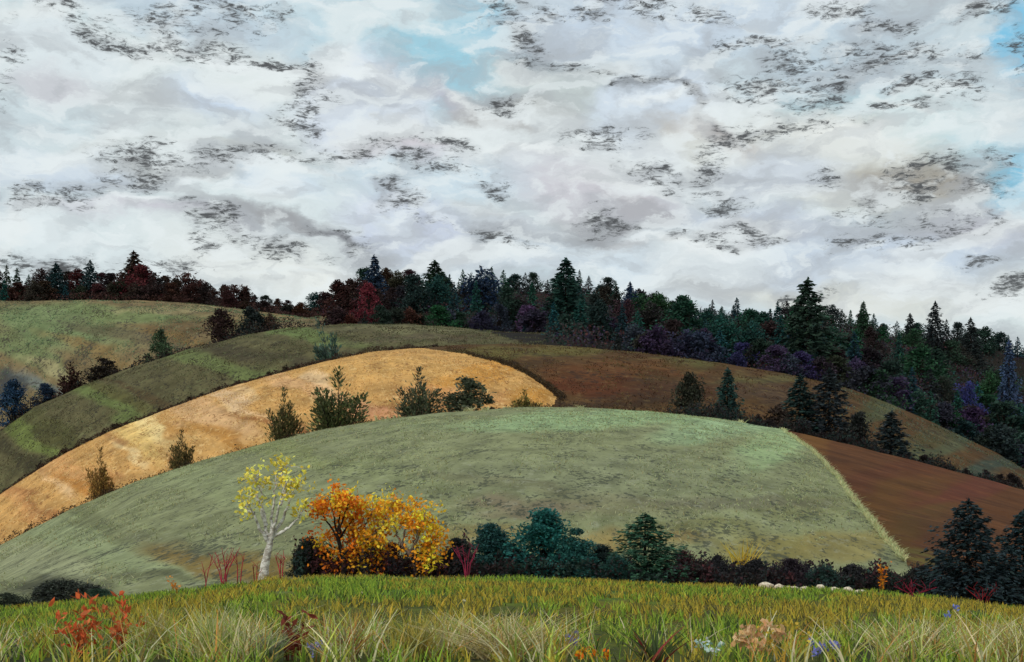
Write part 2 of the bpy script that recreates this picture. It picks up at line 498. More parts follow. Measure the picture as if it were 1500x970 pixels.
def field_material(name, fleck_col, fleck_scale, fleck_amt, light_col, light_amt, stretch=(1, 0.5, 0.5), rot=0.0, grain=1.0):
    """ground: crop colour held in the mesh, broken up by soil showing through and paler straw"""
    m, t = new_mat(name)
    o = t.n('ShaderNodeOutputMaterial')
    tc = t.n('ShaderNodeTexCoord')
    P = t.mapping(tc.outputs['Object'], rot=(0, 0, rot))
    P = t.mapping(P, scale=stretch)
    att = t.n('ShaderNodeAttribute', attribute_name='tint')
    c = att.outputs['Color']
    n1 = t.noise(P, fleck_scale * 0.16, 5, 0.6, 0.4)
    c = t.mix(1.0, c, t.ramp(n1.outputs['Fac'], 0.3, 0.7, 0.66, 1.34, 'LINEAR'), 'MULTIPLY')
    n4 = t.noise(P, fleck_scale * 0.5, 4, 0.65, 0.6)
    c = t.mix(t.ramp(n4.outputs['Fac'], 0.52, 0.72, 0, light_amt), c, lin4(light_col))
    n2 = t.noise(P, fleck_scale, 4, 0.68, 0.3)
    n3 = t.noise(P, fleck_scale * 0.12, 4, 0.6, 0.5)
    k = t.math('ADD', n2.outputs['Fac'], t.math('MULTIPLY', t.math('SUBTRACT', n3.outputs['Fac'], 0.5), 0.55))
    fl = t.ramp(k, 0.62 - fleck_amt * 0.1, 0.70 - fleck_amt * 0.1)
    c = t.mix(t.math('MULTIPLY', fl, min(1, 0.55 + fleck_amt * 0.3)), c, lin4(fleck_col))
    p = t.n('ShaderNodeBsdfPrincipled')
    p.inputs['Roughness'].default_value = 0.95
    p.inputs['Specular IOR Level'].default_value = 0.08
    t.l(c, p.inputs['Base Color'])
    b = t.n('ShaderNodeBump')
    b.inputs['Strength'].default_value = 0.55
    b.inputs['Distance'].default_value = 0.35 * grain
    t.l(n2.outputs['Fac'], b.inputs['Height'])
    t.l(b.outputs[0], p.inputs['Normal'])
    t.l(p.outputs[0], o.inputs[0])
    return m


LEAF = leaf_material('leaf')
NEEDLE = leaf_material('needle', 0.1, 0.35)
GRASS = leaf_material('grass_blade', 0.3, 0.15)
BARK = bark_material('dark_bark', (52, 42, 36), (30, 26, 24))
BIRCH = bark_material('white_bark', (158, 150, 140), (228, 226, 218), 5, (1, 1, 1.6))
PALEBARK = bark_material('pale_bark', (170, 150, 140), (96, 78, 66))

# ------------------------------------------------------------------ the ground sheet, split by field
up = np.concatenate([np.arange(-1500, -150, 30), np.arange(-150, 1650, 2.2), np.arange(1650, 3001, 30)])
seg = [(-60, 0, 5), (0, 9, 10), (9, 16, 50), (16, 50, 90), (50, 60, 10), (60, 110, 80), (110, 200, 100), (200, 228, 8), (228, 320, 100), (320, 345, 6),
       (345, 430, 60), (430, 458, 6), (458, 560, 60), (560, 650, 26), (650, 820, 8), (820, 9000, 14)]
dd = np.concatenate([np.linspace(a, b, n, endpoint=False) for a, b, n in seg] + [[9000.]])
UP, DD = np.meshgrid(up, dd)
XX = (UP - 750) / F * (np.maximum(DD, 0) + 15)
ZZ = ground(XX, DD)
UU = 750 + F * XX / np.maximum(DD, 9)
VV = EYE - ZZ / np.maximum(DD, 9) * F
nr, nc = UU.shape


def paint(base, patches, u, v, seed=1, warp=26):
    """crop colours: soft-edged patches over a base colour"""
    c = np.empty(u.shape + (3,))
    c[:] = lin(base)
    wu = (fbm(u / 60, v / 24, seed, 4) - 0.5) * 2 * warp * 1.6
    wv = (fbm(u / 60 + 70, v / 24 + 31, seed + 9, 4) - 0.5) * 2 * warp * 0.55
    for (pu, pv, ru, rv, rot, col, st) in patches:
        a = math.radians(-rot)
        du, dv = u + wu - pu, v + wv - pv
        x = (du * math.cos(a) + dv * math.sin(a)) / ru
        y = (-du * math.sin(a) + dv * math.cos(a)) / rv
        r = np.sqrt(x * x + y * y)
        f = np.clip((1 - r) / 0.6, 0, 1)
        f = f * f * (3 - 2 * f) * st
        c = c * (1 - f[..., None]) + lin(col) * f[..., None]
    return c


# field borders drawn across the hills
red_edge = line((500, 1147), (628, 1147), (655, 1185), (680, 1212), (710, 1236), (740, 1258), (780, 1290), (822, 1326), (1000, 1480))
gold_edge = line((480, 520), (506, 575), (511, 625), (518, 680), (530, 728), (545, 764), (560, 790), (573, 806), (584, 816), (600, 806), (700, 780))
fu, fv, fd = (0.25 * (A[:-1, :-1] + A[1:, :-1] + A[:-1, 1:] + A[1:, 1:]) for A in (UU, VV, DD))
jit = (fbm(fu / 7, fv / 3, 41, 3) - 0.5) * 9
zone = np.zeros(fu.shape, int)                                     # 0 meadow
m12 = (fd > D1) & (fd <= 206)
zone[m12] = 1                                                      # green hill
zone[m12 & (fu + jit > red_edge(fv))] = 2                          # red soil field
m23 = (fd > 206) & (fd <= 326)
zone[m23] = 4                                                      # brown field
zone[m23 & (fu + jit < gold_edge(fv))] = 3                         # golden field
zone[(fd > 326) & (fd <= 436)] = 5                                 # grey green hill
zone[(fd > 436) & (fd <= D5 + 6)] = 6                              # far hill
zone[(fd > 436) & (fu > 480)] = 7
zone[(fd > 326) & (fu > 800 + (fd - 326) * -1.2 + jit * 3)] = 7                                  # forest floor
zone[fd > D5 + 6] = 7

ZONES = [
    ('meadow', (104, 112, 42), [
        (300, 900, 320, 50, 0, (128, 124, 44), .8), (100, 905, 140, 40, 0, (120, 116, 40), .7), (650, 862, 230, 18, 0, (98, 128, 46), .9),
        (900, 875, 260, 20, 2, (96, 128, 44), .9), (1000, 900, 260, 26, 0, (138, 116, 44), .75), (1250, 890, 200, 18, 0, (120, 112, 46), .7),
        (1150, 905, 160, 26, 0, (92, 96, 44), .7), (1430, 905, 160, 40, 0, (104, 118, 46), .8), (0, 960, 130, 50, 0, (40, 44, 34), .9),
        (380, 855, 170, 12, -3, (138, 146, 88), .85), (700, 960, 900, 26, 0, (84, 88, 48), .6), (540, 900, 160, 14, 0, (104, 102, 46), .6), (1270, 950, 120, 36, 0, (66, 68, 48), .7)],
     field_material('meadow_turf', (54, 56, 44), 5.5, 0.9, (150, 134, 66), 0.25, (1, 0.55, 1), 0, 0.25)),
    ('green_hill', (124, 134, 104), [
        (900, 612, 330, 22, 2, (140, 170, 132), .9), (1130, 650, 110, 40, 25, (142, 170, 130), .85), (1060, 625, 130, 20, 8, (150, 184, 148), .7),
        (880, 700, 330, 50, 0, (122, 132, 108), .7), (720, 705, 200, 14, -6, (92, 90, 76), .85), (560, 690, 130, 20, -12, (112, 124, 90), .6),
        (850, 740, 260, 24, 0, (108, 108, 88), .6), (760, 745, 130, 18, 0, (116, 106, 94), .6),
        (150, 800, 260, 36, -16, (134, 150, 118), .7), (330, 720, 230, 34, -16, (132, 146, 112), .7), (60, 830, 120, 40, -14, (142, 152, 126), .7),
        (120, 760, 130, 16, -26, (96, 104, 76), .6), (260, 800, 140, 16, -12, (98, 104, 82), .7), (420, 660, 170, 18, -16, (124, 136, 92), .7),
        (1120, 800, 130, 34, 0, (128, 124, 76), .8), (930, 790, 120, 20, 0, (130, 114, 70), .8), (1030, 770, 150, 14, 0, (114, 118, 82), .7),
        (1240, 800, 110, 30, 10, (128, 122, 78), .8), (1180, 740, 90, 26, 0, (122, 128, 92), .7), (1080, 735, 200, 14, 0, (104, 106, 92), .7),
        (300, 825, 130, 26, -12, (118, 102, 58), .85), (400, 830, 110, 26, 0, (112, 96, 52), .8), (90, 862, 110, 22, 0, (62, 66, 54), .85), (240, 845, 90, 10, -6, (76, 80, 60), .6),
        (430, 780, 100, 30, 0, (112, 120, 92), .5), (620, 700, 300, 20, -5, (132, 144, 112), .5), (730, 780, 110, 18, 0, (128, 116, 72), .7)],
     field_material('pasture', (68, 72, 60), 2.7, 0.8, (164, 166, 144), 0.4, (1, 0.45, 0.5), 0.1)),
    ('red_soil_field', (106, 64, 42), [
        (1190, 650, 90, 18, 20, (128, 84, 46), .8), (1330, 690, 140, 22, 14, (104, 58, 42), .8), (1420, 720, 140, 20, 12, (112, 58, 50), .8),
        (1300, 740, 90, 40, 30, (110, 72, 40), .8), (1340, 770, 90, 30, 20, (104, 76, 44), .7), (1400, 780, 80, 40, 0, (98, 60, 46), .6), (1340, 815, 70, 20, 0, (106, 94, 54), .8)],
     field_material('ploughed_soil', (72, 46, 36), 1.3, 0.3, (138, 92, 58), 0.3, (0.5, 0.6, 0.5), 0.3)),
    ('golden_field', (198, 150, 82), [
        (230, 628, 22, 50, 35, (232, 204, 132), .85), (180, 665, 16, 46, 40, (226, 194, 130), .8), (350, 590, 24, 44, 32, (226, 188, 128), .75), (470, 562, 22, 40, 25, (226, 190, 136), .75), (90, 700, 18, 44, 42, (224, 182, 124), .8), (60, 740, 120, 18, -35, (150, 96, 52), .75), (240, 672, 150, 12, -24, (150, 98, 50), .8), (420, 628, 130, 10, -14, (150, 96, 54), .8), (640, 600, 140, 9, 0, (140, 92, 54), .8),
        (560, 540, 190, 18, 0, (206, 158, 86), .8), (700, 545, 110, 24, 20, (202, 142, 62), .85), (440, 570, 130, 18, -20, (212, 164, 108), .8),
        (300, 610, 110, 30, -25, (208, 164, 110), .8), (205, 640, 60, 34, -55, (222, 186, 106), .8), (120, 690, 110, 20, -35, (206, 150, 88), .8),
        (40, 740, 90, 20, -35, (206, 148, 84), .7), (330, 650, 110, 16, -20, (176, 122, 54), .8), (540, 605, 90, 16, -10, (196, 136, 96), .7), (150, 715, 130, 14, -22, (178, 118, 48), .8),
        (650, 580, 110, 18, 0, (186, 130, 78), .7), (760, 580, 50, 16, 0, (176, 122, 48), .8), (330, 585, 130, 10, -20, (220, 182, 130), .8)],
     field_material('ripe_stubble', (128, 86, 48), 1.7, 0.62, (234, 198, 138), 0.65, (1, 0.35, 0.5), -0.3)),
    ('brown_field', (94, 66, 42), [
        (800, 515, 250, 14, 2, (108, 98, 56), .85), (1000, 530, 200, 14, 6, (98, 92, 56), .85), (1120, 550, 130, 12, 10, (106, 96, 64), .8),
        (900, 545, 160, 20, 3, (108, 62, 38), .75), (850, 568, 150, 14, 0, (104, 52, 34), .75), (1000, 575, 160, 20, 0, (78, 50, 38), .8), (890, 590, 180, 8, 0, (70, 50, 40), .8),
        (1120, 575, 70, 22, 0, (94, 72, 60), .7), (1300, 600, 120, 14, 24, (92, 96, 72), .85), (1400, 650, 150, 20, 25, (88, 92, 70), .85), (1350, 645, 100, 20, 20, (94, 84, 58), .8),
        (1460, 690, 90, 20, 20, (62, 80, 74), .8), (1280, 590, 60, 16, 30, (80, 90, 62), .6)],
     field_material('fallow', (50, 38, 32), 1.4, 0.7, (140, 118, 78), 0.4, (0.6, 0.6, 0.5), 0.05)),
    ('grey_green_hill', (86, 84, 62), [
        (300, 525, 230, 22, -20, (96, 110, 70), .85), (130, 575, 160, 22, -28, (94, 110, 66), .85), (30, 630, 110, 26, -35, (100, 116, 64), .85),
        (440, 488, 110, 12, -8, (96, 114, 72), .9), (580, 480, 130, 10, 0, (112, 112, 88), .7), (600, 495, 160, 10, 0, (92, 86, 72), .7),
        (200, 590, 190, 16, -25, (84, 84, 52), .8), (100, 640, 160, 20, -32, (72, 74, 46), .8), (420, 530, 190, 14, -14, (66, 62, 50), .85), (40, 690, 130, 18, -38, (58, 56, 42), .8),
        (250, 590, 160, 10, -24, (74, 62, 44), .8), (720, 493, 110, 8, 0, (84, 74, 60), .7)],
     field_material('rough_grazing', (46, 42, 36), 1.3, 0.75, (128, 136, 94), 0.35, (1, 0.5, 0.5), -0.25)),
    ('far_hill', (116, 104, 78), [
        (80, 480, 150, 46, -8, (106, 126, 90), .9), (190, 460, 170, 18, -4, (108, 126, 86), .85), (40, 520, 90, 26, -20, (104, 122, 86), .8),
        (280, 447, 130, 9, 4, (138, 132, 100), .85), (400, 462, 90, 9, 6, (140, 122, 86), .85), (300, 480, 120, 20, 0, (96, 82, 60), .85), (200, 495, 130, 14, -14, (88, 82, 66), .7),
        (170, 520, 130, 14, -18, (122, 104, 70), .8), (90, 548, 90, 12, -20, (150, 146, 112), .85), (60, 568, 80, 14, -20, (92, 110, 116), .7), (260, 500, 90, 12, -18, (112, 92, 58), .7), (10, 570, 30, 40, 0, (54, 64, 74), .8)],
     field_material('distant_pasture', (64, 60, 54), 1.0, 0.8, (146, 148, 114), 0.35, (1, 0.5, 0.5), -0.2)),
    ('forest_floor', (40, 36, 32), [],
     field_material('leaf_litter', (26, 24, 24), 0.5, 0.4, (64, 50, 44), 0.3)),
]
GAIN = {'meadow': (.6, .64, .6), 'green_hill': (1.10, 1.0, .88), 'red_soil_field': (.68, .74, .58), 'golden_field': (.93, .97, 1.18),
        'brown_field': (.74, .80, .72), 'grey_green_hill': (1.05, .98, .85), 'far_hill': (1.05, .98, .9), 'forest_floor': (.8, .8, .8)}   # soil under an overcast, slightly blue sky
ZLABEL = {
    'meadow': 'yellow green meadow with tall autumn grass in front', 'green_hill': 'broad sage green pasture hill in the middle',
    'red_soil_field': 'bare red brown field sloping beside the sage green pasture', 'golden_field': 'golden stubble field curving over the hill',
    'brown_field': 'brown and olive field beyond the golden stubble', 'grey_green_hill': 'dull green hill strip above the golden stubble',
    'far_hill': 'far hill of green and tan patches under the left wood', 'forest_floor': 'dark ground under the wooded ridge'}
idx = np.arange(nr * nc).reshape(nr, nc)
quads = np.stack([idx[:-1, :-1], idx[:-1, 1:], idx[1:, 1:], idx[1:, :-1]], -1)
allV = np.stack([XX, DD, ZZ], -1).reshape(-1, 3)
uflat, vflat = UU.ravel(), VV.ravel()
for zi, (zn, base, patches, mat) in enumerate(ZONES):
    q = quads[zone == zi]
    used, inv = np.unique(q.ravel(), return_inverse=True)
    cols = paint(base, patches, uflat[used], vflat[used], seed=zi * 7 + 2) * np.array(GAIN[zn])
    me = mesh_np(zn, allV[used], inv.reshape(-1, 4), cols, 4, True)
    o = link(zn, me, mat)
    tag(o, ZLABEL[zn], 'field', kind='structure')

# ------------------------------------------------------------------ plant builders
def rng(seed):
    return np.random.default_rng(seed)


def unit(v):
    return v / np.maximum(np.linalg.norm(v, axis=-1, keepdims=True), 1e-9)


def leaves_arrays(C, A, ln, wd, tint, g):
    """diamond leaves: centre C, long axis A"""
    n = len(C)
    A = unit(A)
    B = unit(np.cross(A, unit(g.normal(size=(n, 3)))))
    ln = np.broadcast_to(ln, (n,))[:, None]
    wd = np.broadcast_to(wd, (n,))[:, None]
    Nn = np.cross(A, B)
    V = np.stack([C - A * ln / 2, C + B * wd / 2 + Nn * ln * 0.06, C + A * ln / 2, C - B * wd / 2 + Nn * ln * 0.06], 1).reshape(-1, 3)
    Fq = np.arange(4 * n).reshape(n, 4)
    T = np.repeat(tint, 4, 0)
    return V, Fq, T


def tubes_arrays(paths, sides=6):
    """paths: list of (points (k,3), radii (k,))"""
    Vs, Fs, base = [], [], 0
    for pts, rad in paths:
        pts, rad = np.asarray(pts, float), np.asarray(rad, float)
        k = len(pts)
        tang = unit(np.gradient(pts, axis=0))
        ref = np.array([0.31, 0.95, 0.05])
        a = unit(np.cross(tang, ref))
        b = np.cross(tang, a)
        th = np.linspace(0, 2 * math.pi, sides, endpoint=False)
        ring = pts[:, None] + rad[:, None, None] * (np.cos(th)[None, :, None] * a[:, None] + np.sin(th)[None, :, None] * b[:, None])
        Vs.append(ring.reshape(-1, 3))
        i = np.arange(k * sides).reshape(k, sides)
        q = np.stack([i[:-1], np.roll(i[:-1], -1, 1), np.roll(i[1:], -1, 1), i[1:]], -1).reshape(-1, 4) + base
        Fs.append(q)
        base += k * sides
    return np.concatenate(Vs), np.concatenate(Fs)


def tube_mesh(name, paths, sides=6, mat=BARK):
    V, Fq = tubes_arrays(paths, sides)
    me = mesh_np(name, V, Fq, None, 4, True)
    me.materials.append(mat)
    return me


def tints(g, n, lo=0.6, hi=1.35, hue=0.12):
    v = g.uniform(lo, hi, (n, 1))
    return v * (1 + g.uniform(-hue, hue, (n, 3)))


def spruce(seed, h=1.0, r=0.27, tiers=22, per=9, dens=9, leaf=0.05, droop=0.28, low=0.05, ragged=0.35, power=0.85):
    """tiered conifer with gaps between its branches; unit height"""
    g = rng(seed)
    C, A, T = [], [], []
    limbs = []
    lean = g.normal(size=2) * 0.012
    for k in range(tiers):
        z = low + (1 - low) * (k / tiers) ** 0.92
        R = r * (1 - z) ** power * (1 + 0.25 * math.sin(k * 2.1 + seed)) + 0.012
        m = max(4, int(per * (1 - 0.4 * z)))
        for j in range(m):
            if g.random() < 0.12:
                continue
            th = 2 * math.pi * (j + g.uniform(-.4, .4)) / m + k * 1.1
            L = R * g.uniform(1 - ragged, 1 + ragged * 0.6)
            d = np.array([math.cos(th), math.sin(th), 0])
            n = max(3, int(dens * (0.35 + L / r)))
            s = np.sqrt(g.uniform(0.02, 1, n))
            zz = z + 0.03 * g.normal(size=n) * L / r - droop * L * s ** 1.4 + 0.12 * L * s ** 3 + lean[0] * 0
            side = np.array([-d[1], d[0], 0])
            P = d[None] * (L * s)[:, None] + side[None] * (g.normal(size=n) * 0.16 * L * (1.15 - s))[:, None]
            P[:, 2] = zz
            ax = d[None] * 1.0 + side[None] * g.normal(size=(n, 1)) * 0.7 + np.array([0, 0, -0.35])[None] + g.normal(size=(n, 3)) * 0.25
            C.append(P)
            A.append(ax)
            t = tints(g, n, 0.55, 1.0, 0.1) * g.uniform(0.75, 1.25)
            t = t * (0.8 + 0.55 * s[:, None])          # needles paler towards branch ends, darker near the trunk
            T.append(t)
            if k % 2 == 0 and j % 2 == 0:
                limbs.append((np.array([[0, 0, z], [d[0] * L * .5, d[1] * L * .5, z - droop * L * .35], [d[0] * L * .9, d[1] * L * .9, z - droop * L * .75]]),
                              np.array([0.006, 0.004, 0.0015]) * (1.2 - z)))
    # leader
    n = 14
    C.append(np.stack([g.normal(size=n) * .006, g.normal(size=n) * .006, g.uniform(.93, 1.0, n)], 1))
    A.append(np.stack([g.normal(size=n) * .5, g.normal(size=n) * .5, np.ones(n)], 1))
    T.append(tints(g, n))
    C, A, T = np.concatenate(C), np.concatenate(A), np.concatenate(T)
    C[:, 2] = np.maximum(C[:, 2], 0.015)
    V, Fq, T4 = leaves_arrays(C, A, leaf * g.uniform(.7, 1.4, len(C)), leaf * 0.42 * g.uniform(.7, 1.3, len(C)), T, g)
    crown = mesh_np('spruce_crown', V, Fq, T4)
    crown.materials.append(NEEDLE)
    zz = np.linspace(-0.03, 0.97, 7)
    trunk = tube_mesh('spruce_trunk', [(np.stack([0 * zz, 0 * zz, zz], 1), 0.02 * (1 - zz * 0.93))] + limbs, 6)
    return crown, trunk


def broadleaf(seed, crown_lo=0.06, rx=0.36, clumps=30, per=60, leaf=0.05, dome=1.8, spire=0.0, leaf_mat=None, size=(0.09, 0.19), wood=1.0):
    """uneven leafy crown on limbs; unit height; rx above 0.6 gives a wide low bush of several mounds"""
    g = rng(seed)
    C, A, T, limbs = [], [], [], []
    hc = 1 - crown_lo
    lob = g.uniform(0.55, 1.2, 7)
    for k in range(clumps):
        t = g.uniform(0.0, 1.0) ** 1.15
        prof = (1 - t ** dome) ** 0.6 * (1 - spire * t)
        th = g.uniform(0, 2 * math.pi)
        lb = np.interp((th / (2 * math.pi)) * 7 % 7, np.arange(8), np.append(lob, lob[0]))
        rr = rx * prof * math.sqrt(g.uniform(0.02, 1)) * lb
        s = g.uniform(*size) * (0.75 + 0.35 * prof)
        z = crown_lo + hc * t * (1.0 - 0.4 * s) * g.uniform(.9, 1.04)
        z = min(z, 1 - 0.6 * s)
        c = np.array([math.cos(th) * rr, math.sin(th) * rr, z])
        n = int(per * g.uniform(0.6, 1.4))
        d = unit(g.normal(size=(n, 3)))
        rad = s * g.uniform(0.1, 1.25, n) ** 0.6
        P = c + d * rad[:, None] * np.array([1.15, 1.15, 0.9])
        C.append(P)
        A.append(d + g.normal(size=(n, 3)) * 0.7 + np.array([0, 0, .3]))
        T.append(tints(g, n, 0.65, 1.25, 0.1) * g.uniform(0.6, 1.5))
        mid = np.array([c[0] * .45, c[1] * .45, c[2] * .5])
        limbs.append((np.array([[0, 0, -0.02], mid, c]), np.array([0.014, 0.008, 0.002]) * wood))
    C, A, T = np.concatenate(C), np.concatenate(A), np.concatenate(T)
    C[:, 2] = np.where(C[:, 2] < 0.012, g.uniform(0.01, .12, len(C)), C[:, 2])
    V, Fq, T4 = leaves_arrays(C, A, leaf * g.uniform(.6, 1.5, len(C)), leaf * 0.6 * g.uniform(.7, 1.3, len(C)), T, g)
    crown = mesh_np('leafy_crown', V, Fq, T4)
    crown.materials.append(leaf_mat or LEAF)
    zz = np.linspace(-0.03, 0.8, 6)
    wob = np.cumsum(g.normal(size=(6, 2)) * 0.012, 0)
    trunk = tube_mesh('leafy_trunk', [(np.stack([wob[:, 0], wob[:, 1], zz], 1), 0.024 * (1.02 - zz) * wood)] + limbs, 6)
    return crown, trunk


def scrub(seed, stems=9, dens=46, leaf=0.06, spread=0.33, tip=1.0):
    """ragged upright conifer scrub: feathery plumes fanning up from one foot; unit height"""
    g = rng(seed)
    C, A, T, limbs = [], [], [], []
    for k in range(stems):
        th = g.uniform(0, 2 * math.pi)
        q = 0 if k == 0 else g.uniform(0.25, 1)
        L = tip if k == 0 else g.uniform(0.45, 0.92) * (1 - 0.3 * q)
        top = np.array([math.cos(th) * spread * q, math.sin(th) * spread * q, L])
        n = int(dens * (0.6 + L))
        s = g.uniform(0.06, 1, n) ** 0.8
        curve = s ** 1.3
        ctr = np.stack([top[0] * s ** 0.8, top[1] * s ** 0.8, top[2] * curve], 1)
        wid = 0.15 * (1.12 - s) ** 0.8 + 0.012
        d = g.normal(size=(n, 3))
        d[:, 2] *= 0.5
        P = ctr + d * wid[:, None] * 0.8
        C.append(P)
        ax = unit(d) * 0.8 + np.array([0, 0, 0.9]) + np.array([top[0], top[1], 0])
        A.append(ax)
        T.append(tints(g, n, 0.6, 1.15, 0.12) * g.uniform(0.75, 1.25) * (0.8 + 0.6 * (np.linalg.norm(d, axis=1)[:, None] > 1.9)))
        limbs.append((np.stack([top * 0, top * np.array([.55, .55, .35]), top * np.array([.95, .95, .9])]), np.array([0.016, 0.009, 0.002])))
    C, A, T = np.concatenate(C), np.concatenate(A), np.concatenate(T)
    C[:, 2] = np.maximum(C[:, 2], 0.012)
    V, Fq, T4 = leaves_arrays(C, A, leaf * g.uniform(.7, 1.5, len(C)), leaf * 0.4 * g.uniform(.7, 1.3, len(C)), T, g)
    crown = mesh_np('scrub_crown', V, Fq, T4)
    crown.materials.append(NEEDLE)
    trunk = tube_mesh('scrub_trunk', limbs, 5)
    return crown, trunk


def tree_at(kit, name, u, D, h, color, label, cat='tree', group=None, wide=1.0, rz=None, lean=(0, 0), parts=('crown', 'trunk'), sink=0.0):
    crown, trunk = kit
    x, y, z = spot(u, D)
    r = random.Random(int(u * 7 + D * 3))
    e = empty(name, (x, y, z - sink * h), r.uniform(0, 6.28) if rz is None else rz, (h * wide, h * wide, h))
    e.rotation_euler[0], e.rotation_euler[1] = lean[1], lean[0]
    tag(e, label, cat, group)
    link(parts[0], crown, None, e, lin(color) * (1.3 if D < 300 else 1.08))
    link(parts[1], trunk, None, e)
    return e


def tree_px(kit, name, u, vb, vt, color, label, cat='tree', group=None, wpx=None, unit_w=0.6, D=None, **kw):
    D = D or hit(u, vb)
    base = spot(u, D)
    h = (EYE - vt) / F * D - base[2]
    wide = 1.0 if wpx is None else (wpx / F * D) / (h * unit_w)
    return tree_at(kit, name, u, D, h, color, label, cat, group, wide, **kw)


def palette(g, cols, n, lo=0.8, hi=1.2):
    c = np.array([lin(x) for x in cols])
    return c[g.integers(len(c), size=n)] * tints(g, n, lo, hi, 0.07)


# ------------------------------------------------------------------ the wood along the ridge
SPR = [spruce(100 + i, r=0.24 + 0.035 * (i % 4), tiers=18, per=9, dens=11, leaf=0.07, ragged=0.45) for i in range(6)]
BRD = [broadleaf(200 + i, 0.08, 0.38 + 0.04 * (i % 3), 34, 62, 0.06, 1.9, 0.25 * (i % 3)) for i in range(6)]
SCR = [scrub(300 + i, 14, 80, 0.085, 0.36) for i in range(5)]

LOWB = [broadleaf(240 + i, 0.02, 0.5, 36, 70, 0.07, 2.2, 0.15, wood=.5) for i in range(4)]
KINDS = {
    'green_spruce': (SPR, 'spruce_tree', (44, 58, 46), 'dark green spruce'),
    'teal_spruce': (SPR, 'spruce_tree', (32, 74, 72), 'teal green spruce'),
    'black_spruce': (SPR, 'spruce_tree', (40, 42, 42), 'blackish spruce'),
    'maroon': (BRD, 'broadleaf_tree', (68, 42, 38), 'maroon leafed tree'),
    'brown': (BRD, 'broadleaf_tree', (56, 49, 45), 'brown leafed tree'),
    'purple': (BRD, 'broadleaf_tree', (56, 52, 72), 'purple tinged tree'),
    'dark': (BRD, 'broadleaf_tree', (46, 44, 42), 'dark grey brown tree'),
    'olive': (BRD, 'broadleaf_tree', (40, 66, 58), 'dull green round tree'),
}
SKY_T = line((0, 392), (60, 398), (130, 396), (190, 388), (230, 396), (290, 404), (340, 420), (400, 434), (435, 442), (480, 428), (510, 410), (550, 392),
             (600, 400), (640, 390), (700, 394), (745, 399), (790, 404), (830, 396), (870, 406), (905, 414), (950, 426), (1000, 440), (1050, 446),
             (1090, 456), (1130, 448), (1165, 444), (1210, 444), (1240, 459), (1270, 460), (1310, 472), (1335, 468), (1370, 466), (1400, 472),
             (1440, 482), (1480, 492), (1500, 498), (1700, 560))


def region(u):
    if u < 150: return 'at the left end of the far wood'
    if u < 320: return 'in the red part of the left wood'
    if u < 470: return 'in the low dip of the wood'
    if u < 640: return 'in the wood above the dull green strip'
    if u < 860: return 'in the wood above the golden field'
    if u < 1100: return 'in the wood behind the brown field'
    if u < 1260: return 'in the wood around the tallest spruce'
    return 'in the wood above the olive slope'


def pick(u, row, r):
    x = r.random()
    if u < 150: k = ['teal_spruce', 'black_spruce', 'dark', 'green_spruce', 'maroon'][int(x * 5)]
    elif u < 450: k = ['maroon', 'brown', 'maroon', 'dark', 'brown', 'maroon'][int(x * 6)]
    elif u < 620: k = ['maroon', 'brown', 'dark', 'green_spruce', 'maroon', 'olive'][int(x * 6)]
    elif u < 900: k = ['green_spruce', 'teal_spruce', 'olive', 'teal_spruce', 'olive', 'dark'][int(x * 6)]
    elif u < 1150: k = ['dark', 'brown', 'black_spruce', 'olive', 'teal_spruce', 'olive'][int(x * 6)]
    else: k = ['green_spruce', 'teal_spruce', 'olive', 'olive', 'teal_spruce', 'dark'][int(x * 6)]
    if row == 'front' and u > 620 and r.random() < 0.36:
        k = 'purple'
    return k


R = random.Random(5)


def forest_tree(u, D, h, row, k=None, wide=None):
    k = k or pick(u, row, R)
    kits, nm, col, words = KINDS[k]
    c = [min(255, max(8, x * R.uniform(0.82, 1.18))) for x in col]
    lab = f"{words} in the {row} row, {region(u)}"
    # the small-print of a row: nothing but its place tells these trees apart
    if nm == 'broadleaf_tree' and h < 10.5:
        kits = LOWB
    return tree_at(R.choice(kits), nm, u, D, h, c, lab, 'tree', f"{words}s {region(u)}, {row} row", wide or R.uniform(0.85, 1.3) * (1.3 if nm == 'broadleaf_tree' else 1.1), sink=0.03)


u = -120.0
while u < 1640:                                     # skyline row
    uu = u + R.uniform(-3, 3)
    D = D6 - R.uniform(0, 30) if uu > 480 else D5 + R.uniform(25, 70)
    base = spot(uu, D)[2]
    top = float(SKY_T(uu)) + R.uniform(-7, 10)
    h = max(5.0, (EYE - top) / F * D - base)
    forest_tree(uu, D, h, 'back')
    u += R.uniform(12, 20)
u = -100.0
while u < 1640:                                     # middle row
    uu = u + R.uniform(-4, 4)
    if uu > 470:
        D = R.uniform(470, 575) if uu < 860 else R.uniform(420, 560)
        forest_tree(uu, D, R.uniform(10, 16), 'middle')
        u += R.uniform(13, 24)
    else:
        D = D5 + R.uniform(2, 22)
        forest_tree(uu, D, R.uniform(7, 12) * (0.7 if uu > 330 else 1), 'front')
        u += R.uniform(20, 30)
u = 480.0
while u < 1640:                                     # front edge
    uu = u + R.uniform(-4, 4)
    D = R.uniform(432, 446) if uu < 800 else R.uniform(326, 345) if uu > 900 else R.uniform(380, 430)
    forest_tree(uu, D, R.uniform(6.5, 11.5), 'front')
    u += R.uniform(13, 22)
# second middle rank on the deep right-hand slope
u = 880.0
while u < 1560:
    uu = u + R.uniform(-5, 5)
    D = R.uniform(352, 420)
    forest_tree(uu, D, R.uniform(9, 15), 'middle')
    u += R.uniform(18, 30)

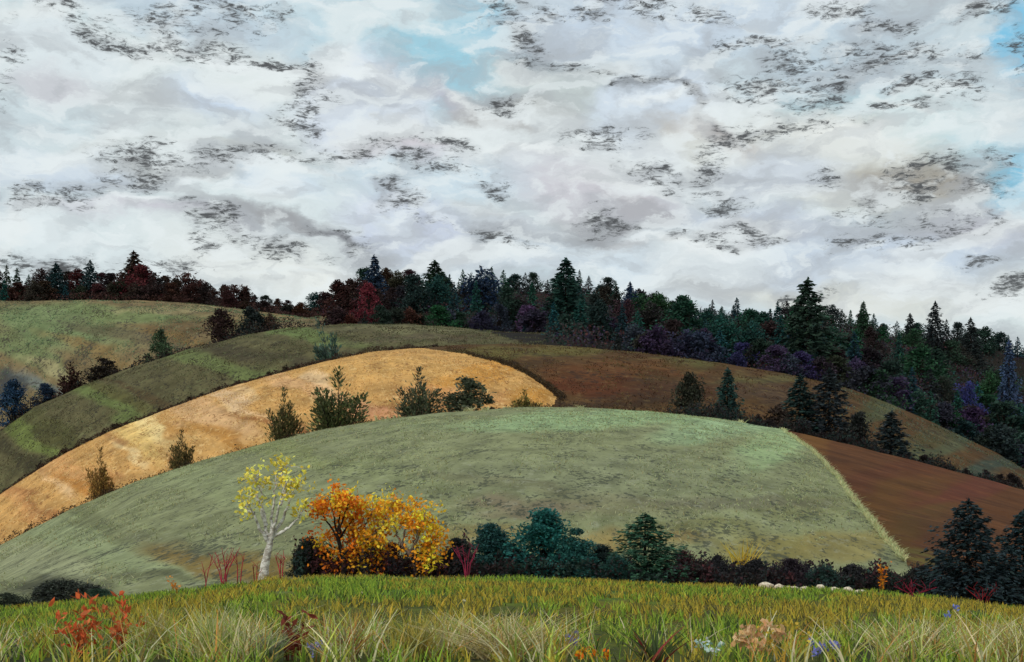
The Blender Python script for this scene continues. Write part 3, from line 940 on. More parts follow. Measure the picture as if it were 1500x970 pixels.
BIGS = [spruce(120 + i, r=0.26 + 0.02 * i, tiers=26, per=12, dens=17, leaf=0.05, ragged=0.5) for i in range(3)]
NOTABLE = [
    (BIGS[1], 'spruce_tree', 1183, 352, 404, (42, 62, 50), 'tallest dark green spruce rising over the wood at right', 100),
    (BIGS[0], 'spruce_tree', 829, 470, 376, (36, 66, 58), 'broad teal spruce peaking above the middle of the skyline', 90),
    (BIGS[2], 'spruce_tree', 1370, 560, 440, (36, 44, 46), 'blackish spruce with clear tiers on the right skyline', 44),
    (BIGS[0], 'spruce_tree', 1333, 570, 458, (36, 44, 44), 'small dark spruce just left of the tiered spruce', 36),
    (BIGS[1], 'spruce_tree', 1265, 540, 440, (44, 74, 52), 'slim mid green spruce on the right skyline', 36),
    (BIGS[2], 'spruce_tree', 1422, 575, 464, (38, 46, 46), 'low dark spruce right of the tiered spruce', 46),
    (BIGS[0], 'spruce_tree', 1478, 430, 496, (58, 76, 104), 'pale blue spruce near the right end of the wood', 46),
    (BRD[1], 'broadleaf_tree', 1416, 392, 556, (58, 62, 116), 'bright violet blue bush in the wood above the olive slope', 46),
    (BIGS[2], 'spruce_tree', 923, 560, 412, (40, 64, 96), 'narrow blue topped spruce above the brown field', 34),
    (BIGS[1], 'spruce_tree', 548, 560, 372, (44, 62, 84), 'ragged blue grey spruce on the skyline above the dull green strip', 54),
    (BRD[2], 'broadleaf_tree', 540, 452, 412, (96, 38, 46), 'crimson tree in the wood above the dull green strip', 46),
    (BIGS[0], 'spruce_tree', 637, 540, 380, (42, 62, 46), 'leafy green spruce above the golden field', 70),
    (BIGS[1], 'spruce_tree', 196, 590, 366, (64, 50, 42), 'pointed brown spruce on the left skyline above the crimson tree', 56),
    (BRD[3], 'broadleaf_tree', 205, 578, 388, (88, 38, 42), 'crimson tree in the left wood', 60),
    (BIGS[2], 'spruce_tree', 132, 585, 380, (38, 64, 66), 'slim teal spruce at the left of the crimson tree', 36),
    (BIGS[0], 'spruce_tree', 82, 585, 384, (38, 66, 68), 'teal spruce near the left end of the far wood', 46),
    (BRD[0], 'broadleaf_tree', 705, 520, 392, (40, 58, 82), 'dark blue tree on the skyline above the golden field', 70),
    (BRD[4], 'broadleaf_tree', 1030, 345, 480, (68, 52, 78), 'purple bush at the foot of the wood behind the brown field', 50),
    (BRD[5], 'broadleaf_tree', 1088, 345, 500, (60, 58, 104), 'violet blue bush at the foot of the wood behind the brown field', 52),
    (BRD[2], 'broadleaf_tree', 775, 446, 445, (74, 54, 82), 'purple tree at the foot of the wood above the golden field', 60),
]
for kit, nm, u, D, vt, col, lab, wpx in NOTABLE:
    tree_px(kit, nm, u, 0, vt, col, lab, D=D, wpx=wpx, unit_w=0.5 if nm == 'spruce_tree' else 0.8, sink=0.02)

# undergrowth filling the wood's floor, uncountable
g = rng(400)
n = 90000
Df = np.concatenate([g.uniform(330, 560, n // 2), g.uniform(436, 660, n // 2)])
Uf = np.concatenate([g.uniform(780, 1700, n // 2), g.uniform(470, 1700, n // 2)])
Uf[:9000], Df[:9000] = g.uniform(-150, 500, 9000), D5 + 2 + 40 * g.random(9000)
keep = (Df > D5) & (Uf < 500) | (Uf > 800 + (Df - 326) * -1.2 + 25) & ((Df > 442) | (Uf > 800)) & (Uf > 478) & (fbm(Uf / 22, Df / 9, 5, 3) > 0.36)
Uf, Df = Uf[keep], Df[keep]
n = len(Uf)
Xf = (Uf - 750) / F * Df
hmx = (1.2 + 6.5 * fbm(Uf / 16, Df / 8, 6, 3)) * np.where(Uf < 500, .75, 1)
Cf = np.stack([Xf, Df, ground(Xf, Df) + hmx * g.random(n) ** 0.7], 1)
tone = fbm(Uf / 34, Df / 22, 7, 3)
cols_f = np.array([lin(c) for c in [(42, 62, 54), (36, 68, 66), (50, 46, 46), (68, 42, 44), (58, 48, 68), (46, 46, 44), (54, 44, 42), (40, 58, 52), (50, 54, 84)]])
order = np.clip(((tone - 0.25) / 0.5 * 9).astype(int) + g.integers(-1, 2, n), 0, 8)
perm = np.array([1, 0, 5, 6, 7, 2, 5, 4, 3])
cf = np.where((Uf < 470)[:, None], np.array([lin((62, 40, 36))]), cols_f[perm[order]]) * tints(g, n, .6, 1.5, .1) * 1.15
Vu, Fu, Tu = leaves_arrays(Cf, g.normal(size=(n, 3)) + np.array([0, 0, .4]), g.uniform(.7, 1.5, n), g.uniform(.45, .9, n), cf, g)
tag(link('undergrowth', mesh_np('undergrowth', Vu, Fu, Tu), LEAF, None, (1, 1, 1)), 'dark undergrowth of brambles and saplings on the floor of the wood', 'undergrowth', kind='stuff')

# ------------------------------------------------------------------ trees on the fields
SCN = [scrub(330 + i, 15, 170, 0.06, 0.44) for i in range(4)]
BUN = [broadleaf(230 + i, 0.02, 0.44, 36, 90, 0.055, 1.8, 0.2, wood=.6) for i in range(4)]
GF = [
    (SCN[0], 147, 712, 654, 38, (146, 112, 60), 'olive brown scrub tree low on the golden slope, leftmost of its row'),
    (SCN[1], 266, 674, 628, 38, (96, 84, 50), 'small dark scrub tree second from the left on the golden field'),
    (SCN[2], 416, 640, 566, 48, (92, 88, 54), 'slender dark scrub tree on the golden field beside the bigger spreading one'),
    (SCN[3], 496, 628, 538, 84, (84, 90, 56), 'tallest spreading scrub tree on the golden field'),
    (SCN[1], 614, 608, 536, 64, (82, 88, 66), 'grey green scrub tree in the middle of the golden field edge'),
    (BUN[3], 684, 603, 550, 88, (72, 78, 60), 'wide low scrub tree right of centre on the golden field'),
    (SCN[2], 768, 600, 570, 44, (112, 104, 54), 'smallest olive scrub bush at the right tip of the golden field'),
]
for i, (kit, u, vb, vt, wpx, col, lab) in enumerate(GF):
    tree_px(kit, 'scrub_tree', u, vb, vt, col, lab, wpx=wpx, unit_w=0.74, D=208, group='scrub trees along the foot of the golden field', sink=0.02)
FIELD_TREES = [
    (SCR[0], 'scrub_tree', 490, 336, 460, 40, (70, 92, 80), 'teal scrub tree leaning on the dull green strip', (-0.35, 0)),
    (BUN[0], 'round_bush', 1012, 214, 545, 62, (48, 50, 40), 'dark olive bush at the foot of the brown field', (0, 0)),
    (BIGS[0], 'spruce_tree', 1066, 213, 535, 62, (34, 60, 56), 'teal spruce at the foot of the brown field', (0, 0)),
    (BIGS[1], 'spruce_tree', 1172, 218, 545, 84, (34, 54, 52), 'dark teal spruce above the mint green crest of the pasture', (0, 0)),
    (BIGS[2], 'spruce_tree', 1215, 216, 535, 90, (38, 46, 50), 'tall blackish spruce standing at the corner of the red soil field', (0, 0)),
    (BUN[1], 'round_bush', 1140, 214, 590, 60, (54, 44, 38), 'low brown black bush left of the dark teal spruce', (0, 0)),
    (BUN[2], 'round_bush', 1258, 212, 600, 60, (44, 48, 46), 'low dark bush between two spruces above the red soil field', (0, 0)),
    (BIGS[1], 'spruce_tree', 1306, 212, 598, 76, (36, 48, 50), 'lone dark spruce on the edge of the olive slope', (0, 0)),
    (BUN[3], 'round_bush', 236, 440, 480, 46, (66, 84, 60), 'green bush alone on the far hill', (0, 0)),
    (BUN[0], 'round_bush', 325, 446, 452, 62, (54, 38, 36), 'dark maroon bush on the crest of the far hill', (0, 0)),
    (BUN[2], 'round_bush', 368, 446, 448, 66, (46, 56, 54), 'dark green bush beside the maroon one on the far hill', (0, 0)),
    (BUN[1], 'round_bush', 396, 446, 458, 36, (72, 56, 46), 'brown bush at the right of the far hill clump', (0, 0)),
    (SCR[1], 'scrub_tree', 104, 436, 528, 40, (66, 42, 38), 'pointed maroon shrub behind the dull green strip', (0, 0)),
    (BUN[3], 'round_bush', 152, 436, 522, 60, (54, 48, 42), 'brown black bush behind the dull green strip', (0, 0)),
    (BUN[0], 'round_bush', 20, 436, 556, 60, (46, 72, 98), 'blue bush at the left end behind the dull green strip', (0, 0)),
    (BUN[2], 'round_bush', 66, 436, 560, 44, (44, 62, 84), 'smaller dark blue bush next to the blue one', (0, 0)),
]
for kit, nm, u, D, vt, wpx, col, lab, lean in FIELD_TREES:
    tree_px(kit, nm, u, 0, vt, col, lab, cat='bush' if 'bush' in nm else 'tree', wpx=wpx, unit_w=0.85 if 'bush' in nm else 0.5 if 'spruce' in nm else 0.7, D=D, lean=lean, sink=0.04)

# low hedgerow shrubs along the upper rim of the golden field and the foot of the brown one
HR = random.Random(11)
u = 60.0
while u < 640:
    uu = u + HR.uniform(-4, 4)
    D = D3 + HR.uniform(1, 5)
    h = HR.uniform(1.0, 2.6)
    tree_at(HR.choice(SCR), 'hedgerow_shrub', uu, D, h, (58, 48, 38), 'low dark shrub in the hedgerow along the top of the golden field', 'shrub',
            'hedgerow shrubs above the golden field', HR.uniform(1.2, 2.4), parts=('foliage', 'stems'))
    u += HR.uniform(12, 26)
u = 130.0
while u < 1000:
    uu = u + HR.uniform(-6, 6)
    D = D2 + HR.uniform(5, 11)
    tree_at(HR.choice(SCR), 'hedgerow_shrub', uu, D, HR.uniform(1.1, 1.9) + (0.7 if uu > 820 else 0), (60, 52, 38), 'low dark shrub in the hedgerow behind the crest of the sage pasture', 'shrub',
            'hedgerow shrubs behind the pasture crest', HR.uniform(1.5, 2.8), parts=('foliage', 'stems'))
    u += HR.uniform(14, 30)
u = 1090.0
while u < 1500:
    uu = u + HR.uniform(-4, 4)
    D = D2 + HR.uniform(6, 12)
    tree_at(HR.choice(BUN), 'hedgerow_shrub', uu, D, HR.uniform(2.2, 3.6), (46, 40, 40), 'dark shrub in the hedgerow above the red soil field', 'shrub',
            'hedgerow shrubs above the red soil field', HR.uniform(1.0, 1.8), parts=('foliage', 'stems'))
    u += HR.uniform(14, 26)


g = rng(420)


def hedge_strip(Uq, Dq, hq, cols, label, leaf):
    """low tangled growth too dense to count"""
    n = len(Uq)
    X = (Uq - 750) / F * Dq
    C = np.stack([X, Dq, ground(X, Dq) + hq * g.random(n) ** 0.9], 1)
    V, Fq, T = leaves_arrays(C, g.normal(size=(n, 3)) + np.array([0, 0, .6]), leaf * g.uniform(.6, 1.5, n), leaf * .6 * g.uniform(.6, 1.4, n), palette(g, cols, n, .65, 1.4), g)
    tag(link('hedge_bottom', mesh_np('hedge_bottom', V, Fq, T), LEAF, None, (1, 1, 1)), label, 'undergrowth', kind='stuff')


n = 9000
Uq = g.uniform(-150, 480, n)
hedge_strip(Uq, D4 + g.uniform(2, 12, n), (0.4 + 9.0 * fbm(Uq / 30, Uq * 0, 69, 4) ** 2.4), [(52, 44, 40), (46, 54, 50), (60, 42, 40)], 'dark hedgerow line behind the dull green strip', .7)
n = 9000
Uq = g.uniform(-150, 640, n)
hedge_strip(Uq, D3 + g.uniform(-2, 4, n), (0.3 + 2.2 * fbm(Uq / 13, Uq * 0, 61, 4) ** 2), [(58, 44, 38), (50, 46, 36), (70, 50, 40)], 'dark bramble strip along the top of the golden stubble', .4)
n = 9000
Uq = g.uniform(-150, 990, n)
hedge_strip(Uq, D2 + g.uniform(2, 8, n), (0.3 + 1.9 * fbm(Uq / 15, Uq * 0, 63, 4) ** 2) + np.where(Uq > 800, .7, 0), [(66, 46, 36), (56, 50, 36), (76, 58, 40)], 'dark bramble strip behind the crest of the sage pasture', .3)
n = 5000
vq = np.linspace(514, 586, 50)
Dq = np.array([hit(float(gold_edge(v)), v) for v in vq])
tq = g.random(n)
hedge_strip(gold_edge(514 + 72 * tq) + 3 + np.abs(g.normal(size=n)) * 4, np.interp(514 + 72 * tq, vq, Dq) + g.normal(size=n), 0.2 + 1.6 * fbm(tq * 14, tq * 0, 67, 4) ** 2, [(66, 54, 36), (84, 66, 42), (56, 46, 36)], 'dark weedy verge between golden stubble and brown field', .35)
n = 16000
Uq = g.uniform(970, 1560, n)
hedge_strip(Uq, D2 + g.uniform(4, 14, n), (0.6 + 5.5 * fbm(Uq / 24, Uq * 0, 65, 4) ** 2) * np.clip((1620 - Uq) / 300, .35, 1), [(46, 46, 42), (40, 56, 52), (54, 42, 40), (40, 42, 46)], 'dark bramble mass above the red soil field', .42)

# ------------------------------------------------------------------ birch and orange trees (limbs drawn one by one)
def limb_tree(name, u, vb, D, trunk_px, limbs_px, leaf_cols, nleaf, leaf, cluster, label, bark, crown_noise=1.0, seed=1, thick=1.0, inner=0.45, mean=(200, 160, 60), filler=()):
    """limbs given as image polylines (u, v); each gets its own depth so that the crown is round"""
    g = rng(seed)
    x0, y0, z0 = spot(u, D)
    e = empty(name, (x0, y0, z0))
    tag(e, label, 'tree')

    def pt(uu, vv, dy):
        return np.array([(uu - 750) / F * (D + dy) - x0, dy, (EYE - vv) / F * (D + dy) - z0])
    tp = [pt(*p, 0) for p in trunk_px]
    rad = np.linspace(0.17, 0.10, len(tp)) * thick
    tp[0][2] -= 0.15
    tk = link('trunk', tube_mesh('trunk', [(np.array(tp), rad)], 9, bark), None, e)
    C, A, T = [], [], []
    lp_all, twigs = [], []
    for lp in limbs_px:
        sp = g.uniform(-1, 1) * 1.0
        pts = np.array([pt(uu, vv, sp * (k / max(1, len(lp) - 1)) ** 1.2) for k, (uu, vv) in enumerate(lp)])
        # smooth
        ts = np.linspace(0, len(pts) - 1, 4 * len(pts))
        fine = np.stack([np.interp(ts, np.arange(len(pts)), pts[:, j]) for j in range(3)], 1)
        fine[1:-1] += g.normal(size=(len(fine) - 2, 3)) * 0.02
        lp_all.append((fine, np.linspace(0.07, 0.016, len(fine)) * thick))
        # twigs and leaf clusters along the outer half
        for k in range(cluster):
            s = g.uniform(inner, 1.0)
            i = min(len(fine) - 1, int(s * len(fine)))
            d = unit(g.normal(size=3) + np.array([0, 0, 0.55]))
            L = g.uniform(0.25, 0.75)
            tip = fine[i] + d * L
            twigs.append((np.stack([fine[i], fine[i] + d * L * .5 + g.normal(size=3) * .04, tip]), np.array([0.012, 0.008, 0.004]) * max(.8, thick)))
            n = max(3, int(nleaf * g.uniform(0.5, 1.5)))
            P = tip + g.normal(size=(n, 3)) * 0.16 * crown_noise
            C.append(P)
            A.append(g.normal(size=(n, 3)) + np.array([0, 0, -.3]))
            base = lin(leaf_cols[g.integers(len(leaf_cols))])
            T.append(np.minimum(base[None] * 1.35 * tints(g, n, 0.75, 1.2, 0.06), 0.9))
    for (fu_, fv_, fr, col, n) in filler:
        c = pt(fu_, fv_, g.uniform(-.5, .5))
        C.append(c + g.normal(size=(n, 3)) * fr / F * D * 0.5)
        A.append(g.normal(size=(n, 3)))
        T.append(np.minimum(lin(col)[None] * 1.3 * tints(g, n, 0.75, 1.2, 0.06), .9))
    tb = link('branches', tube_mesh('branches', lp_all + twigs, 5, bark), None, e)
    C, A, T = np.concatenate(C), np.concatenate(A), np.concatenate(T)
    V, Fq, T4 = leaves_arrays(C, A, leaf * g.uniform(.7, 1.4, len(C)), leaf * .7 * g.uniform(.7, 1.3, len(C)), T, g)
    me = mesh_np('crown', V, Fq, T4)
    me.materials.append(LEAF)
    link('crown', me, None, e, (1, 1, 1))
    return e


DB = 51.5
limb_tree('birch_tree', 385, 846, DB, [(385, 848), (388, 828), (392, 810), (396, 795)],
          [[(396, 797), (380, 775), (370, 750), (362, 735)], [(396, 797), (388, 765), (384, 735), (378, 705)], [(396, 797), (398, 760), (402, 725), (404, 700)],
           [(396, 797), (404, 765), (410, 735), (420, 705)], [(398, 790), (414, 760), (424, 735), (432, 715)], [(400, 786), (420, 775), (436, 762), (444, 748)],
           [(390, 770), (380, 740), (372, 712), (380, 695)], [(410, 740), (416, 720), (412, 692), (420, 684)], [(372, 752), (362, 748), (360, 742)]],
          [(226, 206, 84), (214, 192, 70), (200, 182, 76), (232, 214, 104)], 7, 0.19, 11,
          'pale birch with white trunk and sparse yellow leaves', BIRCH, 0.8, 3, 1.25, inner=0.78)
OR = [(226, 134, 30), (214, 116, 28), (234, 160, 40), (240, 188, 52), (200, 104, 30)]
limb_tree('orange_tree', 504, 842, 52.5, [(504, 843), (503, 822), (499, 803), (494, 785)],
          [[(494, 787), (482, 768), (470, 752), (462, 745)], [(494, 787), (490, 760), (486, 742), (480, 732)], [(496, 784), (502, 762), (508, 745), (512, 728)],
           [(497, 790), (510, 770), (520, 758), (524, 742)], [(500, 806), (484, 800), (474, 792)], [(494, 785), (498, 755), (496, 735)], [(502, 815), (516, 800), (520, 790)]],
          OR, 15, 0.17, 17, 'orange leafed tree right of the dark bush beside the birch', BARK, 1.0, 5, 0.75, filler=[(478, 806, 26, (222, 126, 30), 60), (500, 818, 26, (214, 116, 28), 70), (518, 822, 22, (232, 160, 40), 60), (488, 828, 20, (200, 104, 30), 40)])
limb_tree('orange_tree', 537, 840, 53, [(537, 841), (533, 822), (529, 805), (526, 790)],
          [[(526, 790), (516, 778), (510, 770)], [(526, 792), (532, 775), (540, 760), (548, 748)], [(528, 800), (545, 785), (560, 770), (566, 755)],
           [(528, 800), (540, 795), (552, 790)], [(530, 810), (545, 800), (556, 800)], [(548, 780), (566, 762), (576, 748), (562, 742)]],
          [(240, 180, 50), (232, 150, 40), (226, 134, 30), (244, 204, 76)], 15, 0.17, 18, 'middle orange and yellow tree between the two other orange ones', PALEBARK, 1.0, 7, 0.85, filler=[(545, 815, 26, (236, 160, 42), 70), (530, 826, 22, (240, 186, 56), 50), (560, 800, 24, (226, 134, 30), 60), (552, 830, 18, (206, 108, 30), 40)])
limb_tree('orange_tree', 612, 840, 53, [(614, 841), (608, 824), (598, 808), (587, 796)],
          [[(587, 796), (580, 780), (578, 765), (570, 752)], [(590, 800), (592, 780), (598, 765), (604, 755)], [(600, 810), (612, 790), (618, 770), (624, 750)],
           [(606, 820), (622, 805), (634, 795), (640, 788)], [(610, 828), (624, 822), (632, 815)], [(604, 815), (606, 795), (612, 780)]],
          [(240, 180, 50), (232, 150, 40), (226, 134, 30), (248, 206, 60)], 15, 0.17, 18, 'rightmost orange tree leaning away from the hedge', PALEBARK, 1.0, 9, 0.8, filler=[(628, 820, 22, (242, 186, 56), 60), (636, 806, 22, (226, 134, 30), 60), (620, 832, 18, (236, 160, 42), 40)])

# ------------------------------------------------------------------ the hedge below the big hill
NB = [broadleaf(260 + i, 0.02, 0.42, 44, 210, 0.038, 1.8, 0.3, wood=.5) for i in range(5)]
NW = [broadleaf(266 + i, 0.02, 1.0, 60, 170, 0.06, 1.3, 0.1, size=(0.1, 0.38), wood=.6) for i in range(5)]   # low and wide
NS = [spruce(280 + i, r=0.32 + 0.03 * i, tiers=28, per=15, dens=30, leaf=0.038, ragged=0.5, droop=0.18, power=0.72) for i in range(3)]
HEDGE = [
    (NB[0], 'hedge_bush', 456, 54, 786, 60, (44, 52, 42), 'dark green bush between the birch and the first orange tree'),
    (NB[1], 'hedge_bush', 520, 56, 800, 70, (72, 46, 34), 'red brown bush behind the orange trees, left of its twin'),
    (NB[2], 'hedge_bush', 572, 56, 794, 80, (64, 38, 30), 'dark red brown bush between the orange trees'),
    (NB[3], 'hedge_bush', 620, 57, 815, 60, (62, 42, 34), 'low red brown bush under the rightmost orange tree'),
    (NB[4], 'hedge_bush', 668, 55, 786, 60, (36, 44, 44), 'blackish bush right of the orange trees behind the red twigs'),
    (NB[0], 'hedge_bush', 722, 55, 764, 76, (36, 68, 66), 'dark teal bush right of the red twigs'),
    (NB[2], 'hedge_bush', 752, 55, 800, 50, (38, 42, 50), 'low blue black bush in front of two teal bushes'),
    (NB[1], 'hedge_bush', 795, 54.5, 742, 96, (34, 84, 80), 'broad teal bush tallest at the middle of the hedge'),
    (NB[3], 'hedge_bush', 846, 54, 772, 72, (38, 78, 74), 'rounded teal bush right of the broad teal bush'),
    (NB[1], 'hedge_bush', 880, 55, 796, 60, (36, 50, 48), 'low dark bush left of the pointed green spruce'),
    (NS[1], 'spruce_bush', 945, 54, 746, 100, (40, 68, 52), 'pointed dark green spruce in the middle of the hedge'),
    (NB[4], 'hedge_bush', 905, 53, 812, 60, (34, 62, 58), 'low teal bush at the foot of the pointed green spruce'),
    (NB[2], 'hedge_bush', 1000, 54, 806, 72, (58, 38, 40), 'crimson tinged bush right of the pointed green spruce'),
    (NB[0], 'hedge_bush', 1050, 55, 812, 70, (40, 40, 42), 'low blackish bush left of the yellow tuft'),
    (NB[1], 'hedge_bush', 1105, 55, 816, 76, (38, 38, 40), 'low blackish bush under the yellow tuft'),
    (NB[3], 'hedge_bush', 1160, 54, 818, 76, (42, 36, 42), 'low purplish black bush behind the pale stones'),
    (NB[4], 'hedge_bush', 1205, 53, 826, 60, (36, 54, 50), 'small teal bush behind the pale stones'),
    (NB[2], 'hedge_bush', 1250, 54, 826, 70, (40, 40, 42), 'low blackish bush between the pale stones and the orange plant'),
    (NB[0], 'hedge_bush', 1300, 53, 838, 60, (38, 50, 46), 'low dark bush behind the orange plant'),
    (NB[1], 'hedge_bush', 1345, 53, 826, 70, (40, 42, 40), 'dark bush at the left foot of the big spruce'),
    (NB[3], 'hedge_bush', 1465, 52, 830, 80, (38, 40, 44), 'dark bush between the two big spruces at right'),
    (NB[4], 'hedge_bush', 92, 56, 848, 120, (44, 48, 42), 'low dark bush on the hill foot at left behind the rusty plant'),
    (NB[2], 'hedge_bush', 10, 50, 868, 60, (46, 52, 42), 'dark bush cut off at the left border of the meadow'),
    (NB[0], 'hedge_bush', 145, 55, 862, 60, (44, 62, 48), 'small green bush right of the low dark bush at left'),
]
for kit, nm, u, D, vt, wpx, col, lab in HEDGE:
    hpx = EYE - spot(u, D)[2] / D * F - vt
    uw = 0.8 if nm == 'hedge_bush' else 0.62
    if nm == 'hedge_bush' and wpx > 1.15 * hpx:
        kit, uw = NW[NB.index(kit)], 1.95
    tree_px(kit, nm, u, 0, vt, [c * 1.15 for c in col], lab, cat='bush', wpx=wpx * 1.3, unit_w=uw, D=D, parts=('foliage', 'stems'), sink=0.05)
g = rng(410)
n = 30000
Uh_ = g.uniform(430, 1560, n)
Dh_ = g.uniform(52.2, 57.5, n)
hh = 0.3 + np.where((Uh_ > 700) & (Uh_ < 990), 1.5, 2.8) * fbm(Uh_ / 17, Dh_ * .5, 51, 4) ** 2
hh *= np.clip((1400 - Uh_) / 500, .62, 1) * np.where(Uh_ > 1330, 1.4, 1)
Xh_ = (Uh_ - 750) / F * Dh_
Ch_ = np.stack([Xh_, Dh_, ground(Xh_, Dh_) + hh * g.random(n) ** 0.8], 1)
tn = fbm(Uh_ / 40, Dh_, 52, 3) - np.where((Uh_ > 700) & (Uh_ < 960), .16, 0) + np.where((Uh_ > 450) & (Uh_ < 660), .12, 0)
ch_ = np.array([lin(c) for c in [(46, 66, 60), (40, 42, 42), (52, 38, 38), (44, 44, 48), (70, 40, 44)]])[np.clip((tn - .25) / .5 * 5 + g.normal(size=n) * .4, 0, 4).astype(int)] * tints(g, n, .6, 1.4, .1)
Vu, Fu, Tu = leaves_arrays(Ch_, g.normal(size=(n, 3)) + np.array([0, 0, .4]), g.uniform(.1, .26, n), g.uniform(.07, .15, n), ch_, g)
tag(link('undergrowth', mesh_np('undergrowth', Vu, Fu, Tu), LEAF, None, (1, 1, 1)), 'dark tangle of brambles filling the hedge bottom', 'undergrowth', kind='stuff')
for i, (u, D, vt, wpx, col, lab) in enumerate([
        (1418, 51, 726, 160, (34, 48, 52), 'big blue black spruce standing on the meadow edge at right'),
        (1500, 52, 742, 140, (32, 50, 54), 'big dark spruce cut off by the right border')]):
    tree_px(NS[2 - i], 'spruce_tree', u, 0, vt, col, lab, wpx=wpx, unit_w=0.7, D=D, sink=0.03)


# ------------------------------------------------------------------ twigs, tufts and flowers
def blade_arrays(P, H, lean, wd, cols, g, segs=3, curl=0.5):
    """grass blades standing at P (n,3), height H, leaning along lean (n,2)"""
    n = len(P)
    th = g.uniform(0, math.pi, n)
    side = np.stack([np.cos(th), np.sin(th), 0 * th], 1)
    Vs = []
    for k in range(segs + 1):
        s = k / segs
        c = P.copy()
        c[:, 0] += lean[:, 0] * H * s ** (1 + curl)
        c[:, 1] += lean[:, 1] * H * s ** (1 + curl)
        c[:, 2] += H * s * (1 - 0.18 * s * np.clip(np.linalg.norm(lean, axis=1), 0, 1))
        w = (wd * (1 - 0.85 * s))[:, None] * side * 0.5
        Vs += [c - w, c + w]
    V = np.stack(Vs, 1).reshape(-1, 3)
    m = 2 * (segs + 1)
    q = np.array([[2 * k, 2 * k + 1, 2 * k + 3, 2 * k + 2] for k in range(segs)])
    Fq = (q[None] + (np.arange(n) * m)[:, None, None]).reshape(-1, 4)
    T = np.repeat(cols, m, 0)
    return V, Fq, T


def grass_stuff(name, pts_u, pts_D, hts, cols, label, wd, lean=0.35, seed=1, segs=3):
    g = rng(seed)
    X = (pts_u - 750) / F * pts_D
    P = np.stack([X, pts_D, ground(X, pts_D) - 0.02], 1)
    n = len(P)
    V, Fq, T = blade_arrays(P, hts, g.normal(size=(n, 2)) * lean, wd, cols, g, segs)
    o = link(name, mesh_np(name, V, Fq, T), GRASS, None, (1, 1, 1))
    tag(o, label, 'grass', kind='stuff')
    return o


g = rng(71)
# short turf of the meadow
n = 100000
Dm = 9 + 41 * g.random(n) ** 0.8
Um = g.uniform(-250, 1750, n)
keep = fbm(Um / 26, Dm * 0.8, 8, 4) > 0.50
Um, Dm = Um[keep], Dm[keep]
n = len(Um)
patch = fbm(Um / 130, Dm * 0.22, 23, 3)
ca = palette(g, [(148, 178, 62), (168, 182, 66), (116, 144, 54), (76, 92, 48)], n)
cb = palette(g, [(200, 172, 66), (184, 166, 62), (156, 148, 62), (92, 90, 52)], n)
cm = np.where((patch + g.normal(size=n) * 0.03 > 0.5)[:, None], cb, ca)
grass_stuff('meadow_grass', Um, Dm, g.uniform(0.10, 0.26, n), cm, 'short yellow green turf across the meadow', 0.016 + Dm * 0.0009, 0.4, 5)
# tall grass along the bottom
n = 15000
Dt = 10.6 + 5.5 * g.random(n) ** 1.5
Ut = g.uniform(-300, 1800, n)
dens = fbm(Ut / 60, Dt * 0.4, 15, 4)
clear = np.min(np.abs(Ut[:, None] - np.array([118, 176, 428, 958, 872, 1036, 1108, 1198, 835])[None]) / np.array([52, 30, 40, 60, 40, 36, 50, 34, 24])[None], 1)   # room round the taller plants
keep = (dens + g.normal(size=n) * 0.06 > 0.49) & ((clear > 1) | (g.random(n) < .12))
Ut, Dt = Ut[keep], Dt[keep]
n = len(Ut)
ct = palette(g, [(192, 208, 96), (204, 146, 78), (232, 222, 172), (150, 176, 84), (196, 190, 122), (150, 164, 80), (196, 182, 88), (224, 216, 178), (214, 206, 166), (150, 176, 84), (132, 126, 84), (184, 156, 90)], n)
grass_stuff('tall_grass', Ut, Dt, g.uniform(0.16, 0.56, n) * np.clip(1.25 - (Dt - 10.6) / 7, .35, 1), ct, 'tall dry autumn grass along the near edge of the meadow', 0.012 + 0.017 * g.random(n) ** 2, 0.6, 6)
# tufts over the pasture hill
n = 46000
Dh = 62 + 137 * g.random(n) ** 0.9
Uh = g.uniform(-200, 1330, n)
rowh = EYE - H0z((Uh - 750) / F * Dh, Dh) / Dh * F
keep = (Uh < red_edge(rowh) - 4) & (fbm(Uh / 80, Dh * 0.06, 31, 4) > 0.47)
Uh, Dh = Uh[keep], Dh[keep]
n = len(Uh)
chh = palette(g, [(166, 174, 128), (150, 160, 112), (130, 136, 98), (180, 180, 140), (152, 146, 100)], n, .85, 1.15)
grass_stuff('pasture_grass', Uh, Dh, g.uniform(0.08, 0.28, n), chh, 'short sage green grass of the pasture hill', 0.04 + Dh * 0.0005, 0.9, 7, 2)


# paler grass along the border with the red soil, and the stubble itself
n = 4500
vb_ = g.uniform(628, 822, n)
De = np.array([hit(float(red_edge(v)) - 4, v) for v in np.linspace(628, 822, 60)])
De = np.interp(vb_, np.linspace(628, 822, 60), De)
Ue = red_edge(vb_) - np.abs(g.normal(size=n)) * 2.2 + 1
grass_stuff('border_grass', Ue, De, g.uniform(0.15, 0.5, n), palette(g, [(196, 202, 152), (178, 186, 134), (206, 198, 148)], n), 'pale grass strip on the border between pasture and red soil', 0.05 + De * 0.0005, 0.6, 17, 2)
n = 26000
Dg = 228 + 92 * g.random(n)
Ug = g.uniform(-100, 820, n)
rowg = EYE - H0z((Ug - 750) / F * Dg, Dg) / Dg * F
keep = (Ug < gold_edge(rowg) - 3) & (fbm(Ug / 40, Dg * 0.1, 37, 4) > 0.45)
Ug, Dg = Ug[keep], Dg[keep]
grass_stuff('stubble', Ug, Dg, g.uniform(0.15, 0.5, len(Ug)), palette(g, [(206, 168, 108), (222, 188, 132), (190, 144, 84), (228, 198, 136)], len(Ug)), 'golden stubble standing over the golden field', np.full(len(Ug), 0.16), 0.8, 18, 2)


